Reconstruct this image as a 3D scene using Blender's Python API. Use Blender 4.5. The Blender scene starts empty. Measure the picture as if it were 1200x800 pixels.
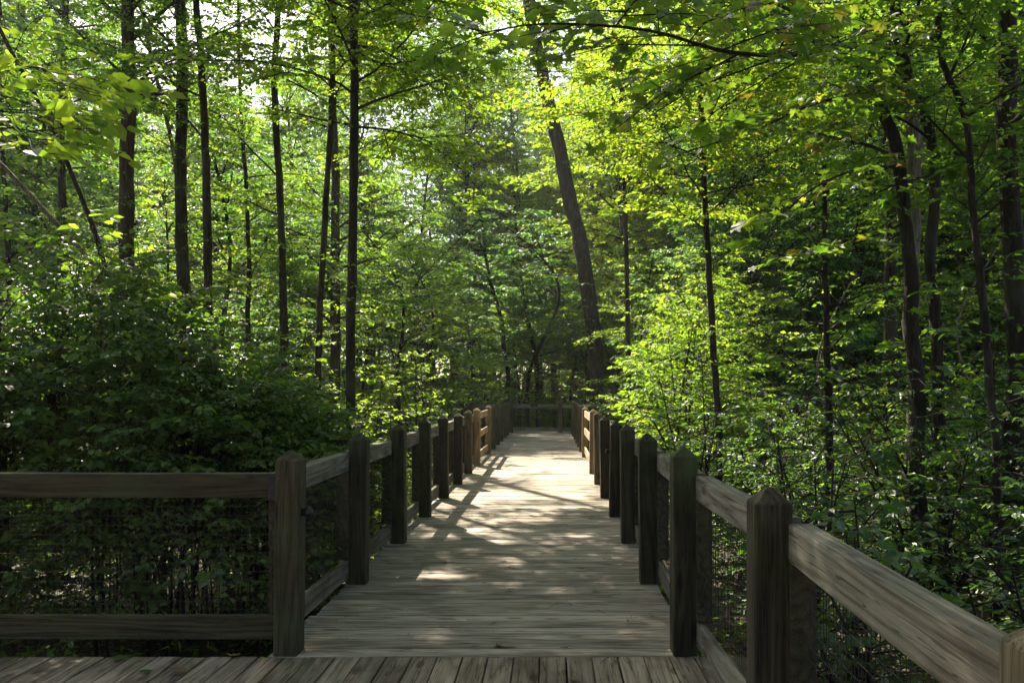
import bpy, bmesh, math, random
import numpy as np
from mathutils import Vector, Matrix

# ------------------------------------------------------------------ basics
SC = bpy.context.scene
COL = SC.collection
R = math.radians
GZ = -0.85                       # mean level of the forest floor (deck is z = 0)
SUN = np.array([-0.335, 0.640, 0.690]); SUN /= np.linalg.norm(SUN)   # towards the sun


def at(px, py, d):
    """where a ray towards this spot of the view stands at d metres ahead"""
    return np.array([(px - 646.0) * d / 1000.0, d, 1.5 - (py - 458.0) * d / 1000.0])


def ground_z(x, y):
    x = np.asarray(x, float); y = np.asarray(y, float)
    z = GZ + 0.10 * np.sin(x * 0.7 + 1.3) * np.cos(y * 0.5) + 0.07 * np.sin(x * 1.9 + y * 1.3)
    far = np.clip((np.hypot(x, y) - 30) / 60, 0, 1)
    return z + far * far * 1.6


class MB:
    """collects batches of vertices and equal-sided faces, links them as ONE mesh object"""
    def __init__(self):
        self.v = []; self.f = []; self.n = 0; self.tmp = None

    def add(self, verts, faces, mat=0, smooth=False):
        verts = np.asarray(verts, dtype=np.float32).reshape(-1, 3)
        faces = np.asarray(faces, dtype=np.int64)
        if len(verts) == 0 or len(faces) == 0:
            return
        self.v.append(verts); self.f.append((faces + self.n, mat, smooth)); self.n += len(verts)

    def mesh(self, name, mats):
        me = bpy.data.meshes.new(name)
        V = np.concatenate(self.v)
        loops = np.concatenate([f.ravel() for f, _, _ in self.f])
        tot = np.concatenate([np.full(len(f), f.shape[1], dtype=np.int32) for f, _, _ in self.f])
        mi = np.concatenate([np.full(len(f), m, dtype=np.int32) for f, m, _ in self.f])
        sm = np.concatenate([np.full(len(f), s, dtype=bool) for f, _, s in self.f])
        start = np.concatenate([[0], np.cumsum(tot)[:-1]]).astype(np.int32)
        me.vertices.add(len(V)); me.vertices.foreach_set('co', V.ravel())
        me.loops.add(len(loops)); me.loops.foreach_set('vertex_index', loops.astype(np.int32))
        me.polygons.add(len(tot))
        me.polygons.foreach_set('loop_start', start)
        me.polygons.foreach_set('loop_total', tot)
        me.polygons.foreach_set('material_index', mi)
        me.polygons.foreach_set('use_smooth', sm)
        for m in mats:
            me.materials.append(m)
        me.update(calc_edges=True)
        me.validate()
        return me

    def build(self, name, mats, parent=None, loc=None):
        o = bpy.data.objects.new(name, self.mesh(name, mats)); COL.objects.link(o)
        if parent is not None: o.parent = parent
        if loc is not None: o.location = loc
        return o


def empty(name, loc=(0, 0, 0)):
    o = bpy.data.objects.new(name, None); COL.objects.link(o); o.location = loc
    o.empty_display_size = 0.2
    return o


def tag(o, label=None, cat=None, group=None, kind=None):
    if label: o['label'] = label
    if cat: o['category'] = cat
    if group: o['group'] = group
    if kind: o['kind'] = kind
    return o


def copy_tree(o, parent=None):
    c = o.copy(); COL.objects.link(c)
    if parent is not None: c.parent = parent
    for ch in o.children:
        copy_tree(ch, c)
    return c


def nrm(a):
    return a / np.maximum(np.linalg.norm(a, axis=-1, keepdims=True), 1e-9)


# ------------------------------------------------------------------ materials
def new_mat(name):
    m = bpy.data.materials.new(name); m.use_nodes = True
    nt = m.node_tree; nt.nodes.clear()
    out = nt.nodes.new('ShaderNodeOutputMaterial')
    return m, nt, out


def N(nt, t, **kw):
    n = nt.nodes.new(t)
    for k, v in kw.items():
        if k in ('operation', 'data_type', 'blend_type', 'noise_dimensions', 'feature', 'wave_type', 'bands_direction', 'wave_profile', 'distance', 'interpolation_type'):
            setattr(n, k, v)
        else:
            n.inputs[k].default_value = v
    return n


def L(nt, a, b):
    nt.links.new(a, b)


def ramp(nt, fac, stops):
    r = nt.nodes.new('ShaderNodeValToRGB')
    e = r.color_ramp.elements
    while len(e) > 1: e.remove(e[-1])
    e[0].position = stops[0][0]; e[0].color = (*stops[0][1], 1)
    for p, c in stops[1:]:
        k = e.new(p); k.color = (*c, 1)
    L(nt, fac, r.inputs['Fac'])
    return r.outputs['Color']


def leaf_mat(name, cols, trans, rough=0.55, spec=0.35, transw=0.55, islands=True):
    """thin leaf: diffuse + light coming through + a waxy shine; tint differs leaf by leaf and tree by tree"""
    m, nt, out = new_mat(name)
    geo = nt.nodes.new('ShaderNodeNewGeometry'); oi = nt.nodes.new('ShaderNodeObjectInfo')
    mix = N(nt, 'ShaderNodeMath', operation='MULTIPLY_ADD'); mix.inputs[1].default_value = 0.75
    L(nt, geo.outputs['Random Per Island'], mix.inputs[0])
    k = N(nt, 'ShaderNodeMath', operation='MULTIPLY'); k.inputs[1].default_value = 0.25
    L(nt, oi.outputs['Random'], k.inputs[0]); L(nt, k.outputs[0], mix.inputs[2])
    warm = lambda c, r, g: (min(1, c[0] * r), c[1] * g, c[2] * .9)
    cols = [(p * .93, c) for p, c in cols] + ([(.97, (0.11, 0.12, 0.02)), (1.0, (0.11, 0.085, 0.025))] if islands else [])
    trans = [(p * .93, warm(c, 1.0, 1.0)) for p, c in trans] + ([(.97, (0.38, 0.38, 0.03)), (1.0, (0.26, 0.18, 0.03))] if islands else [])
    base = ramp(nt, mix.outputs[0], cols)
    tr = ramp(nt, mix.outputs[0], trans)
    pb = nt.nodes.new('ShaderNodeBsdfPrincipled')
    pb.inputs['Roughness'].default_value = rough
    pb.inputs['Specular IOR Level'].default_value = spec
    L(nt, base, pb.inputs['Base Color'])
    tl = nt.nodes.new('ShaderNodeBsdfTranslucent'); L(nt, tr, tl.inputs['Color'])
    ms = nt.nodes.new('ShaderNodeMixShader'); ms.inputs[0].default_value = transw
    L(nt, pb.outputs[0], ms.inputs[1]); L(nt, tl.outputs[0], ms.inputs[2])
    L(nt, ms.outputs[0], out.inputs['Surface'])
    return m


def wood_mat(name, stops, axis=0, islands=False, moss=0.0, grain=1.0, rough=0.85, blotch=0.35, knots=True, checks=0.85):
    """weathered timber: long grain along one axis, checks, knots, stains and a little algae"""
    m, nt, out = new_mat(name)
    tc = nt.nodes.new('ShaderNodeTexCoord')
    geo = nt.nodes.new('ShaderNodeNewGeometry'); oi = nt.nodes.new('ShaderNodeObjectInfo')
    rnd = geo.outputs['Random Per Island'] if islands else oi.outputs['Random']
    off = N(nt, 'ShaderNodeVectorMath', operation='SCALE'); off.inputs['Scale'].default_value = 1.0
    comb = nt.nodes.new('ShaderNodeCombineXYZ')
    for i, f in enumerate((37.0, 53.0, 71.0)):
        mm = N(nt, 'ShaderNodeMath', operation='MULTIPLY'); mm.inputs[1].default_value = f
        L(nt, rnd, mm.inputs[0]); L(nt, mm.outputs[0], comb.inputs[i])
    add = N(nt, 'ShaderNodeVectorMath', operation='ADD')
    L(nt, tc.outputs['Object'], add.inputs[0]); L(nt, comb.outputs[0], add.inputs[1])

    def mapped(long, cross):
        mp = nt.nodes.new('ShaderNodeMapping')
        s = [cross * grain] * 3; s[axis] = long * grain
        mp.inputs['Scale'].default_value = s
        L(nt, add.outputs[0], mp.inputs['Vector'])
        return mp.outputs[0]
    # warped growth rings, cut lengthwise
    n1 = N(nt, 'ShaderNodeTexNoise', Scale=1.0, Detail=7.0, Roughness=0.62, Distortion=0.6); L(nt, mapped(1.3, 34.0), n1.inputs['Vector'])
    n2 = N(nt, 'ShaderNodeTexNoise', Scale=1.0, Detail=5.0, Roughness=0.7); L(nt, mapped(5.0, 150.0), n2.inputs['Vector'])
    rg = N(nt, 'ShaderNodeTexNoise', Scale=1.0, Detail=1.5, Roughness=0.4); L(nt, mapped(0.42, 5.0), rg.inputs['Vector'])
    rk = N(nt, 'ShaderNodeMath', operation='MULTIPLY'); rk.inputs[1].default_value = 24.0; L(nt, rg.outputs['Fac'], rk.inputs[0])
    wv = N(nt, 'ShaderNodeMath', operation='PINGPONG'); wv.inputs[1].default_value = 1.0; L(nt, rk.outputs[0], wv.inputs[0])
    wl = N(nt, 'ShaderNodeMath', operation='POWER'); wl.inputs[1].default_value = 0.45; L(nt, wv.outputs[0], wl.inputs[0]); wv = wl
    a1 = N(nt, 'ShaderNodeMath', operation='MULTIPLY_ADD'); a1.inputs[1].default_value = 0.40
    L(nt, n1.outputs['Fac'], a1.inputs[0])
    w1 = N(nt, 'ShaderNodeMath', operation='MULTIPLY'); w1.inputs[1].default_value = 0.22
    L(nt, wv.outputs[0], w1.inputs[0])
    a2 = N(nt, 'ShaderNodeMath', operation='MULTIPLY_ADD'); a2.inputs[1].default_value = 0.36
    L(nt, n2.outputs['Fac'], a2.inputs[0]); L(nt, w1.outputs[0], a2.inputs[2])
    L(nt, a2.outputs[0], a1.inputs[2])
    col = ramp(nt, a1.outputs[0], stops)
    ck = N(nt, 'ShaderNodeTexNoise', Scale=1.0, Detail=3.0, Roughness=0.55, Distortion=0.4); L(nt, mapped(0.8, 30.0), ck.inputs['Vector'])
    c1 = N(nt, 'ShaderNodeMath', operation='SUBTRACT'); c1.inputs[1].default_value = 0.5; L(nt, ck.outputs['Fac'], c1.inputs[0])
    c2 = N(nt, 'ShaderNodeMath', operation='ABSOLUTE'); L(nt, c1.outputs[0], c2.inputs[0])
    ckc = ramp(nt, c2.outputs[0], [(0.0, (0.22, 0.20, 0.18)), (0.008, (0.40, 0.38, 0.35)), (0.016, (1, 1, 1))])
    mck = nt.nodes.new('ShaderNodeMix'); mck.data_type = 'RGBA'; mck.blend_type = 'MULTIPLY'; mck.inputs[0].default_value = checks
    L(nt, col, mck.inputs[6]); L(nt, ckc, mck.inputs[7]); col = mck.outputs[2]
    # board by board tone
    tone = N(nt, 'ShaderNodeMapRange'); tone.inputs['To Min'].default_value = 1.0 - blotch; tone.inputs['To Max'].default_value = 1.0 + blotch * 0.75
    L(nt, rnd, tone.inputs['Value'])
    mulc = nt.nodes.new('ShaderNodeMix'); mulc.data_type = 'RGBA'; mulc.blend_type = 'MULTIPLY'; mulc.inputs[0].default_value = 1.0
    L(nt, col, mulc.inputs[6]); L(nt, tone.outputs[0], mulc.inputs[7])
    # stains
    st = N(nt, 'ShaderNodeTexNoise', Scale=1.0, Detail=5.0, Roughness=0.6); L(nt, mapped(1.8, 4.0), st.inputs['Vector'])
    stc = ramp(nt, st.outputs['Fac'], [(0.36, (0.62, 0.60, 0.57)), (0.52, (1, 1, 1)), (0.68, (1.18, 1.17, 1.14))])
    mul2 = nt.nodes.new('ShaderNodeMix'); mul2.data_type = 'RGBA'; mul2.blend_type = 'MULTIPLY'; mul2.inputs[0].default_value = 1.0
    L(nt, mulc.outputs[2], mul2.inputs[6]); L(nt, stc, mul2.inputs[7])
    last = mul2.outputs[2]
    if knots:
        vo = N(nt, 'ShaderNodeTexVoronoi', Scale=1.0, Randomness=1.0); L(nt, mapped(1.9, 6.0), vo.inputs['Vector'])
        kc = ramp(nt, vo.outputs['Distance'], [(0.0, (0.3, 0.25, 0.2)), (0.10, (0.42, 0.36, 0.30)), (0.15, (1, 1, 1))])
        mk = nt.nodes.new('ShaderNodeMix'); mk.data_type = 'RGBA'; mk.blend_type = 'MULTIPLY'; mk.inputs[0].default_value = 0.9
        L(nt, last, mk.inputs[6]); L(nt, kc, mk.inputs[7]); last = mk.outputs[2]
    if moss > 0:
        mo = N(nt, 'ShaderNodeTexNoise', Scale=2.3, Detail=6.0, Roughness=0.65); L(nt, add.outputs[0], mo.inputs['Vector'])
        mf = N(nt, 'ShaderNodeMapRange'); mf.inputs['From Min'].default_value = 0.5; mf.inputs['From Max'].default_value = 0.72; mf.inputs['To Max'].default_value = moss
        L(nt, mo.outputs['Fac'], mf.inputs['Value'])
        mm = nt.nodes.new('ShaderNodeMix'); mm.data_type = 'RGBA'
        L(nt, mf.outputs[0], mm.inputs[0]); L(nt, last, mm.inputs[6]); mm.inputs[7].default_value = (0.055, 0.075, 0.025, 1)
        last = mm.outputs[2]
    pb = nt.nodes.new('ShaderNodeBsdfPrincipled')
    pb.inputs['Roughness'].default_value = rough; pb.inputs['Specular IOR Level'].default_value = 0.25
    L(nt, last, pb.inputs['Base Color'])
    bp = N(nt, 'ShaderNodeBump', Strength=0.7); bp.inputs['Distance'].default_value = 0.008
    L(nt, a1.outputs[0], bp.inputs['Height']); L(nt, bp.outputs[0], pb.inputs['Normal'])
    L(nt, pb.outputs[0], out.inputs['Surface'])
    return m


def bark_mat(name, dark, light, moss=0.3, scale=1.0):
    m, nt, out = new_mat(name)
    tc = nt.nodes.new('ShaderNodeTexCoord'); oi = nt.nodes.new('ShaderNodeObjectInfo')
    add = N(nt, 'ShaderNodeVectorMath', operation='ADD')
    sc = N(nt, 'ShaderNodeMath', operation='MULTIPLY'); sc.inputs[1].default_value = 31.0
    L(nt, oi.outputs['Random'], sc.inputs[0])
    L(nt, tc.outputs['Object'], add.inputs[0]); L(nt, sc.outputs[0], add.inputs[1])
    mp = nt.nodes.new('ShaderNodeMapping'); mp.inputs['Scale'].default_value = (22 * scale, 22 * scale, 3.2 * scale)
    L(nt, add.outputs[0], mp.inputs['Vector'])
    n1 = N(nt, 'ShaderNodeTexNoise', Scale=1.0, Detail=7.0, Roughness=0.65, Distortion=0.8); L(nt, mp.outputs[0], n1.inputs['Vector'])
    col = ramp(nt, n1.outputs['Fac'], [(0.32, tuple(c * 0.45 for c in dark)), (0.5, dark), (0.7, light)])
    n2 = N(nt, 'ShaderNodeTexNoise', Scale=1.4, Detail=5.0); L(nt, add.outputs[0], n2.inputs['Vector'])
    f = N(nt, 'ShaderNodeMapRange'); f.inputs['From Min'].default_value = 0.5; f.inputs['From Max'].default_value = 0.7; f.inputs['To Max'].default_value = moss
    L(nt, n2.outputs['Fac'], f.inputs['Value'])
    mm = nt.nodes.new('ShaderNodeMix'); mm.data_type = 'RGBA'
    L(nt, f.outputs[0], mm.inputs[0]); L(nt, col, mm.inputs[6]); mm.inputs[7].default_value = (0.095, 0.105, 0.065, 1)
    pb = nt.nodes.new('ShaderNodeBsdfPrincipled'); pb.inputs['Roughness'].default_value = 0.9; pb.inputs['Specular IOR Level'].default_value = 0.2
    L(nt, mm.outputs[2], pb.inputs['Base Color'])
    bp = N(nt, 'ShaderNodeBump', Strength=1.0); bp.inputs['Distance'].default_value = 0.05
    L(nt, n1.outputs['Fac'], bp.inputs['Height']); L(nt, bp.outputs[0], pb.inputs['Normal'])
    L(nt, pb.outputs[0], out.inputs['Surface'])
    return m


def plain_mat(name, col, rough=0.6, metal=0.0):
    m, nt, out = new_mat(name)
    pb = nt.nodes.new('ShaderNodeBsdfPrincipled')
    tc = nt.nodes.new('ShaderNodeTexCoord')
    n1 = N(nt, 'ShaderNodeTexNoise', Scale=30.0, Detail=4.0); L(nt, tc.outputs['Object'], n1.inputs['Vector'])
    c = ramp(nt, n1.outputs['Fac'], [(0.3, tuple(x * 0.6 for x in col)), (0.7, tuple(min(1, x * 1.3) for x in col))])
    L(nt, c, pb.inputs['Base Color'])
    pb.inputs['Roughness'].default_value = rough; pb.inputs['Metallic'].default_value = metal
    L(nt, pb.outputs[0], out.inputs['Surface'])
    return m


def soil_mat():
    m, nt, out = new_mat('forest_soil')
    tc = nt.nodes.new('ShaderNodeTexCoord')
    n1 = N(nt, 'ShaderNodeTexNoise', Scale=0.7, Detail=8.0, Roughness=0.65); L(nt, tc.outputs['Object'], n1.inputs['Vector'])
    vo = N(nt, 'ShaderNodeTexVoronoi', Scale=16.0); L(nt, tc.outputs['Object'], vo.inputs['Vector'])
    c1 = ramp(nt, n1.outputs['Fac'], [(0.3, (0.022, 0.016, 0.010)), (0.5, (0.055, 0.040, 0.024)), (0.68, (0.045, 0.055, 0.018))])
    c2 = ramp(nt, vo.outputs['Color'], [(0.0, (0.55, 0.5, 0.45)), (0.6, (1, 1, 1)), (1.0, (1.9, 1.6, 1.2))])
    mx = nt.nodes.new('ShaderNodeMix'); mx.data_type = 'RGBA'; mx.blend_type = 'MULTIPLY'; mx.inputs[0].default_value = 1
    L(nt, c1, mx.inputs[6]); L(nt, c2, mx.inputs[7])
    pb = nt.nodes.new('ShaderNodeBsdfPrincipled'); pb.inputs['Roughness'].default_value = 0.95
    L(nt, mx.outputs[2], pb.inputs['Base Color'])
    bp = N(nt, 'ShaderNodeBump', Strength=0.8); bp.inputs['Distance'].default_value = 0.03
    L(nt, vo.outputs['Distance'], bp.inputs['Height']); L(nt, bp.outputs[0], pb.inputs['Normal'])
    L(nt, pb.outputs[0], out.inputs['Surface'])
    return m


M = {}
# leaves (reflectance, transmittance)
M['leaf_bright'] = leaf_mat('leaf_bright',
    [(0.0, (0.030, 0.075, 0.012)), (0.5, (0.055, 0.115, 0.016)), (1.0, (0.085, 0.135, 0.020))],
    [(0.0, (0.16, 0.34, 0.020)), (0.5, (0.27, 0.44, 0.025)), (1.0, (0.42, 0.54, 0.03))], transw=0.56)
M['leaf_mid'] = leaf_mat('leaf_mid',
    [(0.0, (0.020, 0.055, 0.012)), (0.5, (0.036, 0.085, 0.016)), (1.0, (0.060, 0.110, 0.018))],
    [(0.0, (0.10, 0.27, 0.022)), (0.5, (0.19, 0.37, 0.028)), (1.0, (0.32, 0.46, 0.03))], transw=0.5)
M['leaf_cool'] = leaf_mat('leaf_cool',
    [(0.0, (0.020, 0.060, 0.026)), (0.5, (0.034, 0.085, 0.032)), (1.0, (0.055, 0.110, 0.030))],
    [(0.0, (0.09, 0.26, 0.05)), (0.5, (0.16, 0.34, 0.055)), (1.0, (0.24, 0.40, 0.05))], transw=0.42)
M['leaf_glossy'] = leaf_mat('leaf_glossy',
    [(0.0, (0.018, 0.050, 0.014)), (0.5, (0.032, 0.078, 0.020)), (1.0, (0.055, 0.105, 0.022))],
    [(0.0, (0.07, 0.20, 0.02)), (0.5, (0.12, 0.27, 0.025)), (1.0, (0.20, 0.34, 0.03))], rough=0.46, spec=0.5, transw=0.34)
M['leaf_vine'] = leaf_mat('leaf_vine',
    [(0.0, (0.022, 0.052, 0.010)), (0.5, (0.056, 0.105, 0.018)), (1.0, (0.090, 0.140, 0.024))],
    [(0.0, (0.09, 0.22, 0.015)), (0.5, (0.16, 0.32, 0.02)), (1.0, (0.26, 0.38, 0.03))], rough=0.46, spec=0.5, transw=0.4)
M['litter'] = leaf_mat('dry_leaf',
    [(0.0, (0.07, 0.040, 0.020)), (0.5, (0.14, 0.085, 0.045)), (1.0, (0.24, 0.17, 0.10))],
    [(0.0, (0.10, 0.05, 0.02)), (1.0, (0.2, 0.12, 0.04))], rough=0.6, transw=0.15, islands=False)
M['twig'] = bark_mat('twig_bark', (0.030, 0.023, 0.016), (0.060, 0.048, 0.034), moss=0.1)
M['bark_dark'] = bark_mat('bark_dark', (0.022, 0.017, 0.012), (0.062, 0.050, 0.038), moss=0.35)
M['bark_brown'] = bark_mat('bark_brown', (0.040, 0.028, 0.019), (0.105, 0.078, 0.055), moss=0.25, scale=0.8)
M['bark_pale'] = bark_mat('bark_pale', (0.105, 0.085, 0.065), (0.220, 0.185, 0.145), moss=0.25)
# timber
GREY = [(0.30, (0.068, 0.052, 0.040)), (0.44, (0.215, 0.177, 0.142)), (0.60, (0.370, 0.312, 0.260)), (0.75, (0.510, 0.440, 0.374))]
M['deck_cross'] = wood_mat('deck_boards_across', GREY, axis=0, islands=True, moss=0.12, blotch=0.3)
M['deck_long'] = wood_mat('deck_boards_along', [(p, (c[0] * .76, c[1] * .70, c[2] * .65)) for p, c in GREY], axis=1, islands=True, moss=0.25, blotch=0.3)
POST = [(0.30, (0.014, 0.011, 0.006)), (0.45, (0.034, 0.027, 0.015)), (0.60, (0.062, 0.050, 0.028)), (0.78, (0.105, 0.088, 0.052))]
M['post'] = wood_mat('post_timber', POST, axis=2, moss=0.6, blotch=0.25)
RAIL = [(0.30, (0.034, 0.028, 0.019)), (0.44, (0.100, 0.086, 0.062)), (0.60, (0.185, 0.165, 0.126)), (0.76, (0.300, 0.275, 0.220))]
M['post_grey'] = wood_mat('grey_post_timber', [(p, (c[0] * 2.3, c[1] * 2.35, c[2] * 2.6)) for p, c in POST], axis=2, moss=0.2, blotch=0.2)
M['rail'] = wood_mat('rail_timber', RAIL, axis=0, moss=0.30, blotch=0.2)
M['rail_pale'] = wood_mat('bleached_brightened_rail', [(p, (c[0] * 1.5, c[1] * 1.5, c[2] * 1.5)) for p, c in RAIL], axis=0, moss=0.15, blotch=0.15)  # bleached rails, colour lifted further to offset the shade at the far end
M['rail_dark'] = wood_mat('rail_timber_mossy', POST, axis=0, moss=0.45, blotch=0.2)
M['new_wood'] = wood_mat('newer_timber', [(0.3, (0.20, 0.135, 0.075)), (0.5, (0.34, 0.25, 0.15)), (0.75, (0.46, 0.36, 0.235))], axis=0, moss=0.0, blotch=0.15)
M['new_post'] = wood_mat('newer_post_timber', [(0.3, (0.12, 0.075, 0.038)), (0.5, (0.22, 0.145, 0.078)), (0.75, (0.31, 0.22, 0.13))], axis=2, moss=0.1, blotch=0.15)
M['wire'] = plain_mat('rusty_wire', (0.022, 0.015, 0.011), 0.7, 0.3)
M['iron'] = plain_mat('dark_iron', (0.02, 0.02, 0.022), 0.45, 0.6)
M['soil'] = soil_mat()

# ------------------------------------------------------------------ foliage tools
OVAL = (np.array([[0, 0, 0], [.28, -.24, .05], [.66, -.21, .03], [1, 0, -.10], [.66, .21, .03], [.28, .24, .05]], float),
        np.array([[0, 1, 2, 3], [0, 3, 4, 5]]))
WIDE = (np.array([[0, 0, 0], [.22, -.34, .07], [.62, -.30, .04], [1, 0, -.12], [.62, .30, .04], [.22, .34, .07]], float),
        np.array([[0, 1, 2, 3], [0, 3, 4, 5]]))
DIAM = (np.array([[0, 0, 0], [.42, -.31, .05], [1, 0, -.08], [.42, .31, .05]], float), np.array([[0, 1, 2], [0, 2, 3]]))
_h = np.array([[0, 0, 0], [-.12, .30, .02], [.10, .26, .03], [.16, .62, -.03], [.42, .24, .04], [.62, .40, 0], [.66, .14, .03], [1, 0, -.08]], float)
_m = _h[1:-1] * np.array([1, -1, 1])
STAR = (np.concatenate([_h, _m]),
        np.array([[0, 7, 6, 4], [6, 5, 4, 4], [0, 4, 2, 2], [4, 3, 2, 2], [0, 2, 1, 1],
                  [0, 12, 13, 7][::-1][:4], ]) if False else None)
# star leaf: right half 0..7, left half mirrored = 8..13 (of 1..6); triangles fanned from the midrib
_r = [[0, 6, 7], [0, 4, 6], [4, 5, 6], [0, 2, 4], [2, 3, 4], [0, 1, 2]]
_l = [[0, 7, 13], [0, 13, 11], [11, 13, 12], [0, 11, 9], [9, 11, 10], [0, 9, 8]]
STAR = (STAR[0], np.array(_r + _l))


def put_leaves(mb, pos, d, n, size, tmpl, mat=0):
    """one folded leaf blade per row"""
    if len(pos) == 0: return
    d = nrm(d); s = nrm(np.cross(n, d)); w = np.cross(d, s)
    T, F = tmpl
    V = (pos[:, None, :] + size[:, None, None] *
         (T[None, :, 0:1] * d[:, None, :] + T[None, :, 1:2] * s[:, None, :] + T[None, :, 2:3] * w[:, None, :]))
    K = len(T)
    faces = (F[None] + (np.arange(len(pos)) * K)[:, None, None]).reshape(-1, F.shape[1])
    mb.add(V.reshape(-1, 3), faces, mat, False)


def sticks(mb, a, b, c, ra, rc, mat=0):
    """three-sided twigs, a - b - c, many at once"""
    if len(a) == 0: return
    ax = nrm(c - a); ref = np.where(np.abs(ax[:, 2:3]) > .9, np.array([[1., 0, 0]]), np.array([[0, 0, 1.]]))
    u = nrm(np.cross(ax, ref)); v = np.cross(ax, u)
    rings = []
    for p, r in ((a, ra), (b, (ra + rc) / 2), (c, rc)):
        for k in range(3):
            t = k * 2 * math.pi / 3
            rings.append(p + (math.cos(t) * u + math.sin(t) * v) * np.asarray(r)[:, None])
    V = np.stack(rings, 1)
    F = []
    for q in range(2):
        for k in range(3):
            F.append([q * 3 + k, q * 3 + (k + 1) % 3, q * 3 + 3 + (k + 1) % 3, q * 3 + 3 + k])
    F = np.array(F)
    mb.add(V.reshape(-1, 3), (F[None] + (np.arange(len(a)) * 9)[:, None, None]).reshape(-1, 4), mat, True)


def tube(mb, pts, rad, sides=8, mat=0, rough=0.0, rng=None):
    pts = np.asarray(pts, float); rad = np.asarray(rad, float)
    t = np.gradient(pts, axis=0); t = nrm(t)
    ref = np.array([0.31, 0.95, 0.05]) if abs(t[:, 2]).mean() > .6 else np.array([0.05, 0.1, 1.0])
    u = nrm(np.cross(t, ref)); v = np.cross(t, u)
    ang = np.arange(sides) * 2 * math.pi / sides
    rr = rad[:, None] * np.ones(sides)[None]
    if rough and rng is not None:
        rr = rr * (1 + rough * rng.standard_normal(rr.shape))
    V = pts[:, None, :] + rr[..., None] * (np.cos(ang)[None, :, None] * u[:, None, :] + np.sin(ang)[None, :, None] * v[:, None, :])
    n = len(pts); i = np.arange(n - 1)[:, None] * sides; k = np.arange(sides)[None]; k2 = (k + 1) % sides
    F = np.stack([i + k, i + k2, i + sides + k2, i + sides + k], -1).reshape(-1, 4)
    mb.add(V.reshape(-1, 3), F, mat, True)


def smooth_line(pts, n):
    """Catmull-Rom through control points"""
    P = np.asarray(pts, float)
    Q = np.concatenate([[2 * P[0] - P[1]], P, [2 * P[-1] - P[-2]]])
    seg = np.concatenate([[0], np.cumsum(np.linalg.norm(np.diff(P, axis=0), axis=1))])
    s = np.linspace(0, seg[-1], n); out = []
    for x in s:
        i = min(max(np.searchsorted(seg, x, side='right') - 1, 0), len(P) - 2)
        t = (x - seg[i]) / max(seg[i + 1] - seg[i], 1e-9)
        p0, p1, p2, p3 = Q[i:i + 4]
        out.append(.5 * ((2 * p1) + (-p0 + p2) * t + (2 * p0 - 5 * p1 + 4 * p2 - p3) * t * t + (-p0 + 3 * p1 - 3 * p2 + p3) * t ** 3))
    return np.array(out)


# places on the deck that the sun reaches: (x, y, half-size x, half-size y)
LIT = [(0.20, 12.3, 0.40, 0.40), (0.22, 14.3, 0.55, 1.15), (0.42, 16.1, 0.35, 0.45), (-0.85, 12.2, 0.20, 0.9), (-0.8, 15.3, 0.2, 0.5), (-0.1, 11.0, 0.45, 0.10),
       (-0.95, 8.9, 0.26, 0.08), (-0.55, 8.55, 0.2, 0.08), (-0.3, 7.6, 0.10, 0.22), (-0.98, 6.9, 0.30, 0.14), (0.25, 8.8, 0.25, 0.06), (-0.35, 9.9, 0.4, 0.09),
       (-1.3, 18.6, 0.4, 1.5), (0.0, 20.5, 0.7, 0.15), (0.72, 18.0, 0.22, 1.5), (-0.3, 6.6, 0.08, 0.07)]


# sun that comes through higher up and falls on the shrubs beside the walk
LITF = [(-3.6, 5.7, .85, .42), (-2.3, 6.6, .4, .6), (-5.6, 6.4, .7, .45), (-4.4, 7.3, .35, .3), (-2.1, 12.0, .7, 1.6), (-2.0, 16.6, .7, 1.6), (-2.7, 9.2, .4, .6), (1.9, 8.2, .35, .35), (2.8, 6.0, .35, .3)]


def sun_open(p, pad=1.0):
    """True where a leaf would stand in one of the shafts of sun that reach the deck"""
    t = p[:, 2] / SUN[2]
    gx = p[:, 0] - SUN[0] * t; gy = p[:, 1] - SUN[1] * t
    bad = np.zeros(len(p), bool)
    for x, y, a, b in LIT:
        bad |= ((gx - x) / (a * pad)) ** 2 + ((gy - y) / (b * pad)) ** 2 < 1
    bad &= p[:, 2] > 0.05
    up = np.zeros(len(p), bool)
    for x, y, a, b in LITF:
        up |= ((gx - x) / (a * pad)) ** 2 + ((gy - y) / (b * pad)) ** 2 < 1
    return bad | (up & (p[:, 2] > 3.4))


WALK = lambda p: (p[:, 0] > -1.62) & (p[:, 0] < 1.02) & (p[:, 1] > -1) & (p[:, 1] < 31.0) & (p[:, 2] < 2.6)


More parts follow.
